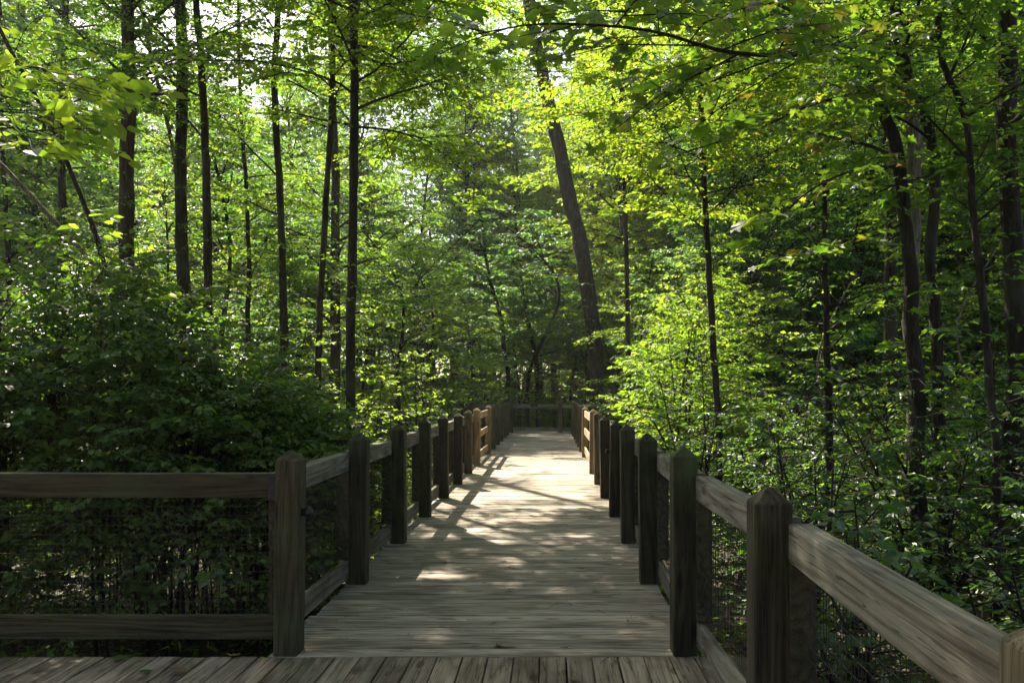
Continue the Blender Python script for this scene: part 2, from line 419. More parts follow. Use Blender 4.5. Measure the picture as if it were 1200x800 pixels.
class Crown:
    """grows twigs and leaves along limbs into a crown mesh and limbs into a wood mesh"""
    def __init__(self, rng, leaf=0.10, tmpl=OVAL, spacing=0.07, flat=0.45, droop=0.25, origin=(0, 0, 0), carve=True, keep=None, twig_r=0.005):
        self.rng = rng; self.leaf = leaf; self.tmpl = tmpl; self.spacing = spacing; self.flat = flat; self.droop = droop
        self.o = np.array(origin, float); self.carve = carve; self.keep = keep; self.tr = twig_r
        self.crown = MB(); self.wood = MB(); self.count = 0

    def _allow(self, p):
        w = p + self.o
        ok = np.ones(len(p), bool)
        if self.carve:
            ok &= ~sun_open(w); ok &= ~WALK(w)
        if self.keep is not None:
            ok &= self.keep(w)
        return ok

    def limb(self, pts, r0, r1=0.006, from_t=0.18, reach=0.42, gap=0.2, sides=5, leafy=1.0):
        rng = self.rng
        pts = np.asarray(pts, float)
        if self.carve:
            bad = np.nonzero(sun_open(pts + self.o, 1.05))[0]
            if len(bad): pts = pts[:bad[0]]
            if len(pts) < 4: return
        rad = r0 + (r1 - r0) * np.linspace(0, 1, len(pts)) ** 0.8
        tube(self.wood, pts, rad, sides, 0)
        seg = np.linalg.norm(np.diff(pts, axis=0), axis=1); s = np.concatenate([[0], np.cumsum(seg)]); Ltot = s[-1]
        n = max(2, int(Ltot * (1 - from_t) / gap * leafy))
        t = np.sort(from_t + (1 - from_t) * (np.arange(n) + rng.random(n)) / n); t[-1] = 0.99
        x = t * Ltot
        P = np.stack([np.interp(x, s, pts[:, k]) for k in range(3)], 1)
        tg = nrm(np.stack([np.interp(x, s, np.gradient(pts[:, k], s)) for k in range(3)], 1))
        side = np.where(np.arange(n) % 2 == 0, 1.0, -1.0) * rng.uniform(R(32), R(72), n)
        side[-1] *= 0.15
        D = self._turn(tg, side)
        D[:, 2] = D[:, 2] * 0.5 + rng.normal(0.06, 0.16, n)
        ln = reach * Ltot * (1.12 - t) ** 0.6 * rng.uniform(0.6, 1.25, n)
        ln = np.clip(ln, 0.18, 1.6)
        self._twigs(P, nrm(D), ln, 2)

    def _turn(self, d, a):
        h = np.stack([d[:, 0], d[:, 1]], 1); hl = np.linalg.norm(h, axis=1, keepdims=True)
        th = self.rng.random(len(d)) * 6.28
        h = np.where(hl < .25, np.stack([np.cos(th), np.sin(th)], 1), h / np.maximum(hl, 1e-6))
        c, s = np.cos(a), np.sin(a)
        return np.stack([c * h[:, 0] - s * h[:, 1], s * h[:, 0] + c * h[:, 1], np.clip(d[:, 2], -.6, .6)], 1)

    def _twigs(self, P, D, ln, depth):
        rng = self.rng
        ok = self._allow(P + D * ln[:, None] * .5)
        P, D, ln = P[ok], D[ok], ln[ok]
        if len(P) == 0: return
        sag = self.droop * ln * ln * 0.5
        def pt(i, q):
            p = P[i] + D[i] * (ln[i] * q)[:, None]; p[:, 2] -= sag[i] * q * q
            return p
        I = np.arange(len(P)); one = np.ones(len(P))
        sticks(self.crown, P, pt(I, one * .5), pt(I, one), self.tr * (0.6 + ln), self.tr * .35 * one, 1)
        cnt = np.maximum(2, (ln / self.spacing).astype(int))
        i = np.repeat(I, cnt); first = np.concatenate([[0], np.cumsum(cnt)[:-1]])
        k = np.arange(len(i)) - first[i]
        q = (k + .6 + rng.uniform(-.3, .3, len(i))) / cnt[i]; q = np.clip(q * .88 + .12, 0, 1)
        pos = pt(i, q)
        a = np.where(k % 2 == 0, 1., -1.) * rng.uniform(R(25), R(75), len(i))
        a = np.where(k == cnt[i] - 1, a * .2, a)
        d = self._turn(D[i], a); d[:, 2] = rng.normal(-.22, .28, len(i))
        nn = np.stack([rng.normal(0, self.flat, len(i)), rng.normal(0, self.flat, len(i)), np.ones(len(i))], 1)
        pos = pos + nrm(d) * self.leaf * .18
        keep = self._allow(pos)
        sz = self.leaf * (np.exp(rng.normal(0, .24, len(P)))[i]) * rng.uniform(.6, 1.25, len(i))
        put_leaves(self.crown, pos[keep], d[keep], nn[keep], sz[keep], self.tmpl, 0)
        self.count += int(keep.sum())
        if depth > 1:
            c2 = np.clip((ln / .16).astype(int), 0, 6)
            j = np.repeat(I, c2)
            if len(j):
                f2 = np.concatenate([[0], np.cumsum(c2)[:-1]]); kk = np.arange(len(j)) - f2[j]
                q2 = (kk + .5 + rng.uniform(-.3, .3, len(j))) / c2[j] * .8 + .1
                D2 = self._turn(D[j], np.where(kk % 2 == 0, 1., -1.) * rng.uniform(R(30), R(65), len(j)))
                D2[:, 2] = D[j][:, 2] * .6 + rng.normal(0, .18, len(j))
                self._twigs(pt(j, q2), nrm(D2), np.clip(ln[j] * (1 - q2) * rng.uniform(.5, .95, len(j)), .1, .8), depth - 1)

    def grow(self, trunk, n, t0, t1, Lf, elev=(5, 40), curl=-.25, r_limb=0.02, gap=0.2, reach=.42, az0=None, azs=None, leafy=1.0):
        """n limbs leaving a trunk polyline between fractions t0 and t1 of its length"""
        rng = self.rng
        trunk = np.asarray(trunk, float)
        seg = np.linalg.norm(np.diff(trunk, axis=0), axis=1); s = np.concatenate([[0], np.cumsum(seg)])
        az = rng.random() * 6.28
        for i in range(n):
            t = t0 + (t1 - t0) * (i + rng.random() * .9) / n
            x = t * s[-1]
            p = np.array([np.interp(x, s, trunk[:, k]) for k in range(3)])
            az += 2.39996 + rng.normal(0, .35)
            a = az if azs is None else (az0 + rng.uniform(-azs, azs))
            e = R(rng.uniform(*elev)); Ln = Lf(t) * rng.uniform(.7, 1.2)
            d = np.array([math.cos(a) * math.cos(e), math.sin(a) * math.cos(e), math.sin(e)])
            K = max(5, int(Ln / .35)); pts = [p]
            wob = rng.normal(0, .16, (K, 3)); wob[:, 2] *= .6
            for k in range(K):
                d = d + wob[k] * .8; d[2] += curl * (k / K) * .35; d = d / np.linalg.norm(d)
                pts.append(pts[-1] + d * Ln / K)
            self.limb(pts, r_limb * (.5 + .5 * Ln / max(Lf(t), .1)) , .004, from_t=.15, reach=reach, gap=gap, leafy=leafy)


def make_tree(name, label, cat, rng, trunk, rad, leafmat, barkmat, crown, group=None, sides=10, loc=None, trunk_rough=.055):
    """thing > trunk (with its limbs), crown (twigs and leaves)"""
    root = empty(name, loc if loc is not None else (0, 0, 0))
    tag(root, label, cat, group)
    w = crown.wood
    tube(w, trunk, rad, sides, 0, trunk_rough, rng)
    w.build('trunk', [M[barkmat]], root)
    if crown.crown.n:
        crown.crown.build('crown', [M[leafmat], M['twig']], root)
    return root


# ------------------------------------------------------------------ camera, world, sun
cam = bpy.data.objects.new('camera', bpy.data.cameras.new('camera')); COL.objects.link(cam)
cam.location = (0, 0, 1.5); cam.rotation_euler = (R(90), 0, 0)
cam.data.sensor_width = 36; cam.data.lens = 30.0
cam.data.shift_x = -46.0 / 1200.0; cam.data.shift_y = 58.0 / 1200.0
cam.data.clip_start = 0.05; cam.data.clip_end = 2000
SC.camera = cam

w = bpy.data.worlds.new('World'); SC.world = w; w.use_nodes = True
wn = w.node_tree; bg = wn.nodes.get('Background') or wn.nodes.new('ShaderNodeBackground')
sky = wn.nodes.new('ShaderNodeTexSky'); sky.sky_type = 'NISHITA'; sky.sun_disc = False
el = math.asin(SUN[2]); azm = math.atan2(SUN[0], SUN[1])
sky.sun_elevation = el; sky.sun_rotation = azm; sky.air_density = 1.0; sky.dust_density = 2.0
wn.links.new(sky.outputs[0], bg.inputs['Color']); bg.inputs['Strength'].default_value = 0.07
sun = bpy.data.objects.new('sun', bpy.data.lights.new('sun', 'SUN')); COL.objects.link(sun)
sun.data.energy = 5.0; sun.data.angle = R(0.5); sun.data.color = (1.0, 0.93, 0.80)
sun.rotation_euler = Vector(SUN).to_track_quat('Z', 'Y').to_euler(); sun.location = (-8, 20, 30)

SC.view_settings.view_transform = 'Standard'; SC.view_settings.look = 'None'
SC.view_settings.exposure = 2.15; SC.view_settings.gamma = 1.0
SC.view_settings.use_white_balance = True; SC.view_settings.white_balance_temperature = 6900; SC.view_settings.white_balance_tint = 8
cy = SC.cycles
cy.max_bounces = 7; cy.diffuse_bounces = 5; cy.glossy_bounces = 2; cy.transmission_bounces = 4; cy.transparent_max_bounces = 4
cy.use_denoising = True
try:
    cy.denoiser = 'OPENIMAGEDENOISE'; cy.denoising_input_passes = 'RGB_ALBEDO_NORMAL'
except Exception:
    pass
cy.sample_clamp_indirect = 6.0
cy.caustics_reflective = False; cy.caustics_refractive = False

# ------------------------------------------------------------------ ground
rng = np.random.default_rng(7)
g = MB()
xs = np.concatenate([np.linspace(-300, -42, 14), np.linspace(-40, 40, 81), np.linspace(42, 300, 14)])
ys = np.concatenate([np.linspace(-300, -12, 14), np.linspace(-10, 70, 81), np.linspace(72, 400, 16)])
X, Y = np.meshgrid(xs, ys); Z = ground_z(X, Y)
nx, ny = len(xs), len(ys)
i = np.arange(ny - 1)[:, None] * nx + np.arange(nx - 1)[None]
g.add(np.stack([X, Y, Z], -1).reshape(-1, 3), np.stack([i, i + 1, i + nx + 1, i + nx], -1).reshape(-1, 4), 0, True)
tag(g.build('forest_floor', [M['soil']]), 'bare brown forest floor under the trees and the raised walk', kind='structure')

# ------------------------------------------------------------------ timber walk
XL, XR = -1.60, 0.835            # deck edges
Y0, Y1 = 4.84, 32.2              # the planks across the walk
RX = dict(l=-1.51, r=0.762)      # post centre lines


def box(mb, x0, x1, y0, y1, z0, z1, b=0.004, mat=0, yaw=0.0, jit=None):
    """a box with its upper and long edges eased"""
    cx, cyy = (x0 + x1) / 2, (y0 + y1) / 2
    V = []
    for z, k in ((z0, b), (z0 + b, 0), (z1 - b, 0), (z1, b)):
        for sx, sy in ((-1, -1), (1, -1), (1, 1), (-1, 1)):
            V.append([(x1 - x0) / 2 * sx - k * sx, (y1 - y0) / 2 * sy - k * sy, z])
    V = np.array(V)
    if yaw:
        c, s = math.cos(yaw), math.sin(yaw)
        V[:, :2] = V[:, :2] @ np.array([[c, s], [-s, c]])
    V[:, 0] += cx; V[:, 1] += cyy
    F = [[3, 2, 1, 0], [12, 13, 14, 15]]
    for r_ in range(3):
        for k in range(4):
            F.append([r_ * 4 + k, r_ * 4 + (k + 1) % 4, r_ * 4 + 4 + (k + 1) % 4, r_ * 4 + 4 + k])
    mb.add(V, np.array(F), mat, False)


def nails(mb, pts, r=0.0045, mat=1):
    a = np.arange(6) * math.pi / 3
    for x, y, z in pts:
        mb.add(np.stack([x + r * np.cos(a), y + r * np.sin(a), np.full(6, z)], 1), np.array([[0, 1, 2, 3, 4, 5]]), mat, False)


dk = MB(); y = Y0; pr = random.Random(3)
while y < Y1:
    wd = 0.139 + pr.uniform(-.002, .002)
    dz = pr.uniform(-.0025, .002)
    box(dk, XL + pr.uniform(-.02, .02), XR + pr.uniform(-.02, .02), y, y + wd, -0.038 + dz, dz, 0.005, 0, pr.uniform(-.0012, .0012))
    if y < 16:
        nails(dk, [(xx + pr.uniform(-.006, .006), y + wd * q + pr.uniform(-.006, .006), dz + .001) for xx in (-1.2, -0.36, 0.5) for q in (.25, .75)])
    y += wd + pr.uniform(.005, .009)
tag(dk.build('boardwalk', [M['deck_cross'], M['iron']]), 'weathered grey boardwalk of planks laid crosswise', kind='structure')
dl = MB(); x = -7.6
while x < 1.1:
    wd = 0.138 + pr.uniform(-.003, .003); dz = pr.uniform(-.003, .0015)
    ends = [-2.4 + pr.uniform(-.3, .3), 1.2 + pr.uniform(-1.2, 1.2), Y0 - 0.012]
    for a_, b_ in zip(ends[:-1], ends[1:]):
        box(dl, x, x + wd, a_ + .004, b_ - pr.uniform(.002, .006), -0.038 + dz, dz, 0.005, 0, pr.uniform(-.0008, .0008))
    nails(dl, [(x + wd * q + pr.uniform(-.006, .006), yy + pr.uniform(-.006, .006), dz + .001) for yy in (4.79, 4.2, 3.6) for q in (.25, .75)])
    x += wd + pr.uniform(.005, .009)
tag(dl.build('boardwalk_landing', [M['deck_long'], M['iron']]), 'wider landing of planks laid lengthwise before the walk', kind='structure')
fr = MB()
for xx in (-1.40, -0.36, 0.68):
    box(fr, xx - .04, xx + .04, Y0 + .02, Y1, -0.24, -0.046, .004)
for yy in (-2.2, -0.6, 1.0, 2.6, 4.1, 4.78):
    box(fr, -7.5, 1.0, yy - .04, yy + .04, -0.24, -0.046, .004)
for yy in np.arange(6.5, 31, 2.4):
    for xx in (-1.40, 0.68):
        box(fr, xx - .07, xx + .07, yy - .07, yy + .07, GZ - .3, -0.245, .004)
tag(fr.build('boardwalk_frame', [M['rail_dark']]), 'dark joists and piles that carry the boardwalk', kind='structure')

# --- railing pieces
POST_H, HW = 1.115, 0.07


def post_mesh():
    mb = MB(); ch = 0.007
    def ring(z, h, c):
        return [[-h + c, -h, z], [h - c, -h, z], [h, -h + c, z], [h, h - c, z], [h - c, h, z], [-h + c, h, z], [-h, h - c, z], [-h, -h + c, z]]
    rows = [ring(-.045, HW, ch), ring(.35, HW, ch), ring(POST_H - .006, HW, ch), ring(POST_H, HW - .004, ch), ring(POST_H + .052, .010, .003)]
    V = np.array(rows).reshape(-1, 3); F = []
    for r_ in range(4):
        for k in range(8):
            F.append([r_ * 8 + k, r_ * 8 + (k + 1) % 8, r_ * 8 + 8 + (k + 1) % 8, r_ * 8 + 8 + k])
    mb.add(V, np.array(F), 0, False)
    mb.add(V[32:40], np.array([[0, 1, 2, 3, 4, 5, 6, 7]]), 0, False)
    return mb.mesh('post', [M['post']])


PM = post_mesh()
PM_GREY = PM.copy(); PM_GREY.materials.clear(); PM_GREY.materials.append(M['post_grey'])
PM_NEW = PM.copy(); PM_NEW.materials.clear(); PM_NEW.materials.append(M['new_post'])
MESHES = {}
prg = random.Random(11)


def beam(name, length, depth, height, mat, parent, loc, yaw=0.0, label=None):
    """a length of sawn timber along local X, origin at its middle"""
    key = (name, round(length, 3), depth, height, mat)
    if key not in MESHES:
        mb = MB(); h = length / 2; n = 9
        # slightly bowed, with eased arrises
        xs_ = np.linspace(-h, h, n); b = 0.005; rows = []
        bw = np.sin(np.linspace(0, math.pi, n)) * 0.004
        for k, xx in enumerate(xs_):
            y0_, y1_, z0_, z1_ = -depth / 2 + bw[k], depth / 2 + bw[k], -height / 2 - bw[k] * .5, height / 2 - bw[k] * .5
            rows.append([[xx, y0_ + b, z0_], [xx, y1_ - b, z0_], [xx, y1_, z0_ + b], [xx, y1_, z1_ - b], [xx, y1_ - b, z1_], [xx, y0_ + b, z1_], [xx, y0_, z1_ - b], [xx, y0_, z0_ + b]])
        V = np.array(rows).reshape(-1, 3); F = []
        for r_ in range(n - 1):
            for k in range(8):
                F.append([r_ * 8 + k, r_ * 8 + 8 + k, r_ * 8 + 8 + (k + 1) % 8, r_ * 8 + (k + 1) % 8])
        mb.add(V, np.array(F), 0, False)
        mb.add(V[:8], np.array([list(range(8))]), 0, False); mb.add(V[-8:], np.array([list(range(7, -1, -1))]), 0, False)
        MESHES[key] = mb.mesh(name, [M[mat]])
    o = bpy.data.objects.new(name, MESHES[key]); COL.objects.link(o); o.parent = parent
    o.location = loc; o.rotation_euler = (prg.uniform(-.008, .008), prg.uniform(-.0025, .0025), yaw + prg.uniform(-.003, .003))
    if label: o['label'] = label
    return o


def upright(name, height, wx, wy, mat, parent, loc, yaw=0):
    key = (name, round(height, 3), wx, wy, mat)
    if key not in MESHES:
        mb = MB(); box(mb, -wx / 2, wx / 2, -wy / 2, wy / 2, 0, height, .004)
        MESHES[key] = mb.mesh(name, [M[mat]])
    o = bpy.data.objects.new(name, MESHES[key]); COL.objects.link(o); o.parent = parent; o.location = loc; o.rotation_euler.z = yaw
    return o


def wire_mesh(length, z0, z1, parent, loc, yaw):
    key = ('wire', round(length, 3), z0, z1)
    if key not in MESHES:
        mb = MB(); r = 0.0017; wr = np.random.default_rng(5)
        A, B = [], []
        for xx in np.arange(-length / 2 + .02, length / 2 - .01, 0.036):
            j = wr.normal(0, .0015); A.append([xx + j, 0, z0]); B.append([xx - j, 0, z1])
        for zz in np.arange(z0 + .03, z1 - .01, 0.055):
            A.append([-length / 2, 0.0029, zz]); B.append([length / 2, 0.0029, zz + wr.normal(0, .003)])
        A = np.array(A); B = np.array(B); one = np.ones(len(A))
        mid = (A + B) / 2 + wr.normal(0, .004, A.shape) * np.array([0, 1, 0])
        sticks(mb, A, mid, B, one * r, one * r, 0)
        MESHES[key] = mb.mesh('wire_mesh', [M['wire']])
    o = bpy.data.objects.new('wire_mesh', MESHES[key]); COL.objects.link(o); o.parent = parent; o.location = loc; o.rotation_euler.z = yaw
    return o


def post(parent, x, y, mesh=None, z=0.0):
    o = bpy.data.objects.new('post', mesh or PM); COL.objects.link(o); o.parent = parent
    o.location = (x, y, z + prg.uniform(-.025, .012))
    o.rotation_euler = (prg.uniform(-.014, .014), prg.uniform(-.014, .014), prg.choice((0, 1, 2, 3)) * math.pi / 2 + prg.uniform(-.03, .03))
    return o


TZ, TH = 0.95, 0.14      # top rail middle, height
BZ, BH = 0.125, 0.14     # bottom rail


def bay(parent, p, q, out, mat='rail', planks=False):
    """between two posts: top rail, bottom rail, two stiles and the wire; out = unit vector away from the deck"""
    p = np.array(p, float); q = np.array(q, float); out = np.array(out, float)
    d = (q - p); Ln = np.linalg.norm(d); d /= Ln; yaw = math.atan2(d[1], d[0])
    mid = (p + q) / 2; clear = Ln - 2 * HW - .004
    if planks:
        o = out * 0.03
        c = mid - out * 0.0
        for z in (0.99, 0.60, 0.17):
            beam('plank', clear, .04, .14, 'new_wood', parent, (c[0], c[1], z), yaw)
        return
    o = mid + out * 0.100
    beam('top_rail', clear, .088, TH, mat, parent, (o[0], o[1], TZ), yaw)
    beam('bottom_rail', clear, .040, BH, mat, parent, (o[0] - out[0] * .02, o[1] - out[1] * .02, BZ), yaw)
    for e, s in ((p, 1), (q, -1)):
        c = e + d * s * (HW + .024) + out * 0.098
        upright('stile', TZ - TH / 2 - (BZ + BH / 2) - .008, .042, .085, 'rail_dark', parent, (c[0], c[1], BZ + BH / 2 + .004), yaw)
    c = mid + out * .112
    wire_mesh(clear - .10, BZ + BH / 2 - .01, TZ - TH / 2 + .01, parent, (c[0], c[1], 0), yaw)


def knob(parent, loc, r=.033):
    bm = bmesh.new(); bmesh.ops.create_uvsphere(bm, u_segments=14, v_segments=9, radius=r)
    bmesh.ops.scale(bm, vec=(.75, 1, 1), verts=bm.verts)
    s = bmesh.ops.create_cone(bm, cap_ends=True, segments=12, radius1=r * .7, radius2=r * .55, depth=.03, matrix=Matrix.Translation((-.022, 0, 0)) @ Matrix.Rotation(R(90), 4, 'Y'))
    me = bpy.data.meshes.new('knob'); bm.to_mesh(me); bm.free(); me.materials.append(M['iron'])
    for p in me.polygons: p.use_smooth = True
    o = bpy.data.objects.new('knob', me); COL.objects.link(o)
    o.parent = parent; o.matrix_parent_inverse = Matrix.Identity(4)
    o.location = loc
    return o


YP = [4.84 + .07 + 1.77 * k for k in range(8)]          # 4.91 … 17.3
YQ = [20.3 + 1.75 * k for k in range(6)]                 # after the long bay of planks
# left run
lr = empty('wooden_railing', (RX['l'], YP[0], 0))
tag(lr, 'long wooden railing with wire mesh along the bush side of the walk', 'railing', 'wooden railings of the boardwalk')
def rel(root, x, y): return (x - root.location.x, y - root.location.y)
def run(root, ys_, x, out, mats):
    for k, yy in enumerate(ys_):
        mesh = PM_NEW if abs(yy - 18.5) < 4.5 else PM
        o = post(root, *rel(root, x, yy), mesh)
        if k == 0 and out[0] < 0: knob(o, (0, 0, 0))
for k, yy in enumerate(YP + YQ):
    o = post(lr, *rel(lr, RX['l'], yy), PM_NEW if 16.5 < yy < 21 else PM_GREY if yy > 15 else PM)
    if k == 0:
        o.rotation_euler.z = 0
        knob(o, (HW + .035, -.01, .815))
ALL = YP + YQ
for k in range(len(ALL) - 1):
    a = rel(lr, RX['l'], ALL[k]); b = rel(lr, RX['l'], ALL[k + 1])
    bay(lr, a, b, (-1, 0), 'rail', planks=(k == 7))
# right run, with the nearer bays beside the landing
rr = empty('wooden_railing', (RX['r'], YP[0], 0))
tag(rr, 'long wooden railing whose near end comes past the camera with broad top rails', 'railing', 'wooden railings of the boardwalk')
xr = lambda yy: float(np.interp(yy, [-.5, 1.25, 3.17, 4.91, 40], [.73, .755, .81, .762, .762]))
YR = [-0.48, 1.25, 3.17] + YP[:7] + [19.4, 21.1, 22.85, 24.6, 26.35, 28.1, 29.7]
for k, yy in enumerate(YR):
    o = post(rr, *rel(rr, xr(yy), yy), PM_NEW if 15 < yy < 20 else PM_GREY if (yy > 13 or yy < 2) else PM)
    if abs(yy - YP[3]) < .1:
        o.rotation_euler.z = math.pi
        knob(o, (HW + .035, 0, .80), .03)
for k in range(len(YR) - 1):
    a = rel(rr, xr(YR[k]), YR[k]); b = rel(rr, xr(YR[k + 1]), YR[k + 1])
    bay(rr, a, b, (1, 0), 'rail', planks=(k == 9))
# fence across, left of the walk
sf = empty('wooden_railing', (-3.3, YP[0], 0))
tag(sf, 'dark mossy crosswise railing with wire mesh in front of the vine mound', 'railing', 'wooden railings of the boardwalk')
for xx in (-5.24, -3.44):
    post(sf, *rel(sf, xx, YP[0]))
bay(sf, rel(sf, -3.44, YP[0]), rel(sf, RX['l'], YP[0]), (0, 1), 'rail_dark')
bay(sf, rel(sf, -5.24, YP[0]), rel(sf, -3.44, YP[0]), (0, 1), 'rail_dark')
# far end
ef = empty('wooden_railing', (0, 30.8, 0))
tag(ef, 'short crosswise railing closing the far end of the walk', 'railing', 'wooden railings of the boardwalk')
EX = [-3.2, -1.45, 0.32, 2.1]
for xx in EX: post(ef, *rel(ef, xx, 30.8), PM_GREY)  # lighter grey timber here also stands in for skylight on the end posts
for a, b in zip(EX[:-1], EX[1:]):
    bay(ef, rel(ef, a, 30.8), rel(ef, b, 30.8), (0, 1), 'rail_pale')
bk = MB(); box(bk, -.028, .028, -.012, .012, -.085, .075, .004)
bk.build('bracket', [M['iron']], sf, (*rel(sf, RX['l'] - HW - .032, YP[0] + .038), TZ))
pl = MB(); box(pl, -.13, .13, -.012, .012, -.06, .06, .004)
pl.build('sign_plate', [M['iron']], ef, (-.62, -.03, .98))

# ------------------------------------------------------------------ trees with their own place
H = {}


def trunk_line(pix, d, base_lean=0.0, top=None, dd=0.0):
    """control points seen at depth d, carried down into the ground and up to a height"""
    P = [at(px, py, d + dd * k) for k, (px, py) in enumerate(pix)]
    P.sort(key=lambda p: p[2])
    a, b = P[0], P[1]
    dz = a[2] - (ground_z(a[0], a[1]) - .25)
    if dz > .05:
        sl = (a - b) / max(b[2] - a[2], .05) * dz * .45
        P.insert(0, np.array([a[0] + sl[0], a[1] + sl[1], a[2] - dz]))
    if top is not None and P[-1][2] < top:
        a, b = P[-1], P[-2]
        k = (top - a[2]); sl = (a - b) / max(a[2] - b[2], .1)
        P.append(np.array([a[0] + sl[0] * k * .5, a[1] + sl[1] * k * .5, top]))
    return np.array(P)


def hero(name, label, pix, d, wpx, top, leafmat='leaf_mid', bark='bark_dark', n=26, t0=.35, Lm=2.2, leaf=.082, tmpl=OVAL, seed=1, elev=(5, 40), wtop=None,
         spacing=.042, gap=.15, wlimbs=(), extra=None, group=None, cat='tree', curl=-.25, keep=None, r_limb=None, leafy=1.0, azs=None, az0=None):
    rng = np.random.default_rng(seed)
    P = trunk_line(pix, d, top=top); base = P[0].copy()
    T = smooth_line(P, max(24, int(len(P) * 7))) - base
    wob = rng.normal(0, 1, T.shape); k = np.ones(5) / 5
    for c in range(2): T[:, c] += np.convolve(wob[:, c], k, 'same') * wpx * d / 1000 * (.22 if wpx * d < 400 else .09)
    r = wpx * d / 2000.0; h = T[:, 2] / max(T[-1, 2], .1)
    rad = r * (1.12 - .62 * np.clip(h, 0, 1)) if wtop is None else r + (wtop * d / 2000. - r) * np.clip(h, 0, 1)
    rad = rad * (1 + .5 * np.exp(-np.clip(T[:, 2] - .2, 0, 9) * 3.0))
    c = Crown(rng, leaf, tmpl, spacing, flat=.62, droop=.35, origin=base, keep=keep)
    rl = r_limb or max(.008, r * .32)
    if n:
        c.grow(T, n, t0, .99, lambda t: Lm * (1.15 - .75 * max(0, (t - t0) / (1 - t0))), elev, r_limb=rl, gap=gap, curl=curl, leafy=leafy, azs=azs, az0=az0)
    if n:
        c.grow(T, 22, .10, min(.9, t0 + .25), lambda t: .5, (-10, 50), r_limb=.005, gap=.10, reach=.7)
    for pts in wlimbs:
        c.limb(smooth_line(np.array(pts, float) - base, 18), .03, .004, from_t=.3, reach=.32, gap=.15, sides=6)
    for pts, r0 in (extra or []):
        q = np.array([at(*p) for p in pts]) - base
        c.limb(smooth_line(q, max(10, len(q) * 5)), r0, .004, from_t=.12, reach=.30, gap=gap, sides=6)
    return make_tree(name, label, cat, rng, T, rad, leafmat, bark, c, group, loc=tuple(base))


# left side
hero('leaning_sapling', 'thin dark leaning trunk crossing the upper left corner towards the vine mound', [(-34, -40), (0, 35), (60, 150), (103, 250), (128, 330), (140, 400)], 9, 7, 7.0, n=7, t0=.6, Lm=1.3, seed=2, leafmat='leaf_bright', leaf=.12, spacing=.11, tmpl=WIDE,
     extra=[([(20, 75, 9), (60, 85, 8), (110, 120, 7)], .010), ([(40, 115, 9), (30, 140, 7.4), (40, 185, 6)], .010)])
hero('leaning_sapling', 'pale bare leaning pole rising to the left edge, lower than the dark one', [(-60, 130), (0, 192), (55, 250), (112, 312), (150, 360)], 9.6, 7.5, 5.4, n=0, bark='bark_pale', seed=3)
hero('forest_tree', 'broad straight trunk, third thick one from the left edge, in the sunlit gap', [(150, -20), (148, 150), (148, 300), (150, 400)], 16, 18, 17, bark='bark_brown', n=46, t0=.42, Lm=3.2, seed=4)
hero('forest_tree', 'stout straight trunk standing close beside a thinner dark one', [(211, -20), (213, 150), (217, 300), (220, 420)], 17, 15, 18, n=46, t0=.42, Lm=3.2, seed=5)
hero('forest_tree', 'slightly bent dark trunk close to the right of a stout straight one', [(228, -20), (236, 60), (240, 150), (243, 280), (244, 420)], 16, 10, 16, n=36, t0=.42, Lm=2.8, seed=6)
hero('young_tree', 'thin pale trunk leaning into the stout straight one', [(166, 10), (186, 100), (205, 190), (213, 300), (214, 420)], 17.6, 6, 12, n=14, t0=.5, Lm=1.5, bark='bark_pale', seed=7)
hero('young_tree', 'very thin straight stem right of the paired dark trunks', [(282, 120), (289, 240), (291, 340), (291, 420)], 20, 6, 11, n=18, t0=.42, Lm=1.7, seed=8, leafmat='leaf_bright')
hero('forest_tree', 'tall slim trunk with a slight S bend midway along the left trees', [(326, -20), (322, 120), (330, 250), (333, 360), (335, 430)], 18, 9, 17, n=44, t0=.34, Lm=3.0, seed=9)
hero('young_tree', 'slender slanting trunk just left of the tall black one', [(392, 20), (386, 180), (378, 290), (374, 400)], 16, 8, 13, n=48, t0=.42, Lm=2.9, seed=10, leafmat='leaf_bright')
hero('forest_tree', 'tall black straight trunk beside the left railing, bare up to the frame top', [(416, -20), (413, 150), (412, 350), (411, 500), (411, 580)], 13, 11, 18, n=84, t0=.33, Lm=3.4, seed=12,
     wlimbs=[[(-3.1, 13, 8), (-2.9, 10.5, 9), (-2.5, 8, 9.2), (-2.2, 6.0, 8.8)], [(-3.1, 13, 9.5), (-4.2, 10.5, 10.3), (-4.6, 8.2, 10.5), (-4.8, 6.5, 10)], [(-3.1, 13, 7.6), (-1.5, 10.8, 8.4), (-.6, 9, 8.6), (.2, 7.3, 8.2)], [(-3.1, 13, 10.5), (-3.4, 10, 11.5), (-3.5, 7.5, 11.6)], [(-3.1, 13, 8.6), (-2.1, 10.4, 9.6), (-1.4, 8, 9.9), (-1.2, 6.2, 9.5)]], leafmat='leaf_bright', extra=[([(416, 60, 13), (450, 75, 13), (500, 70, 12.5), (540, 80, 12)], .018), ([(413, 204, 13), (470, 198, 13), (520, 192, 12.6), (580, 196, 12)], .018)])  # wlimbs: high limbs out of view, added to keep sun off the near rail
hero('forest_tree', 'wider paler trunk just behind and left of the tall black one', [(389, 60), (392, 280), (391, 420)], 24, 12, 16, bark='bark_brown', n=76, t0=.25, Lm=3.6, seed=13)
hero('forest_tree', 'shaded trunk behind the crossing leaning poles near the left edge', [(76, -10), (74, 150), (71, 330), (70, 420)], 20, 10, 17, n=28, t0=.3, Lm=2.6, seed=14)
hero('young_tree', 'thin dark stem nearest the left edge', [(2, 150), (8, 280), (11, 400)], 20, 7, 11, n=22, t0=.3, Lm=2.0, seed=15)
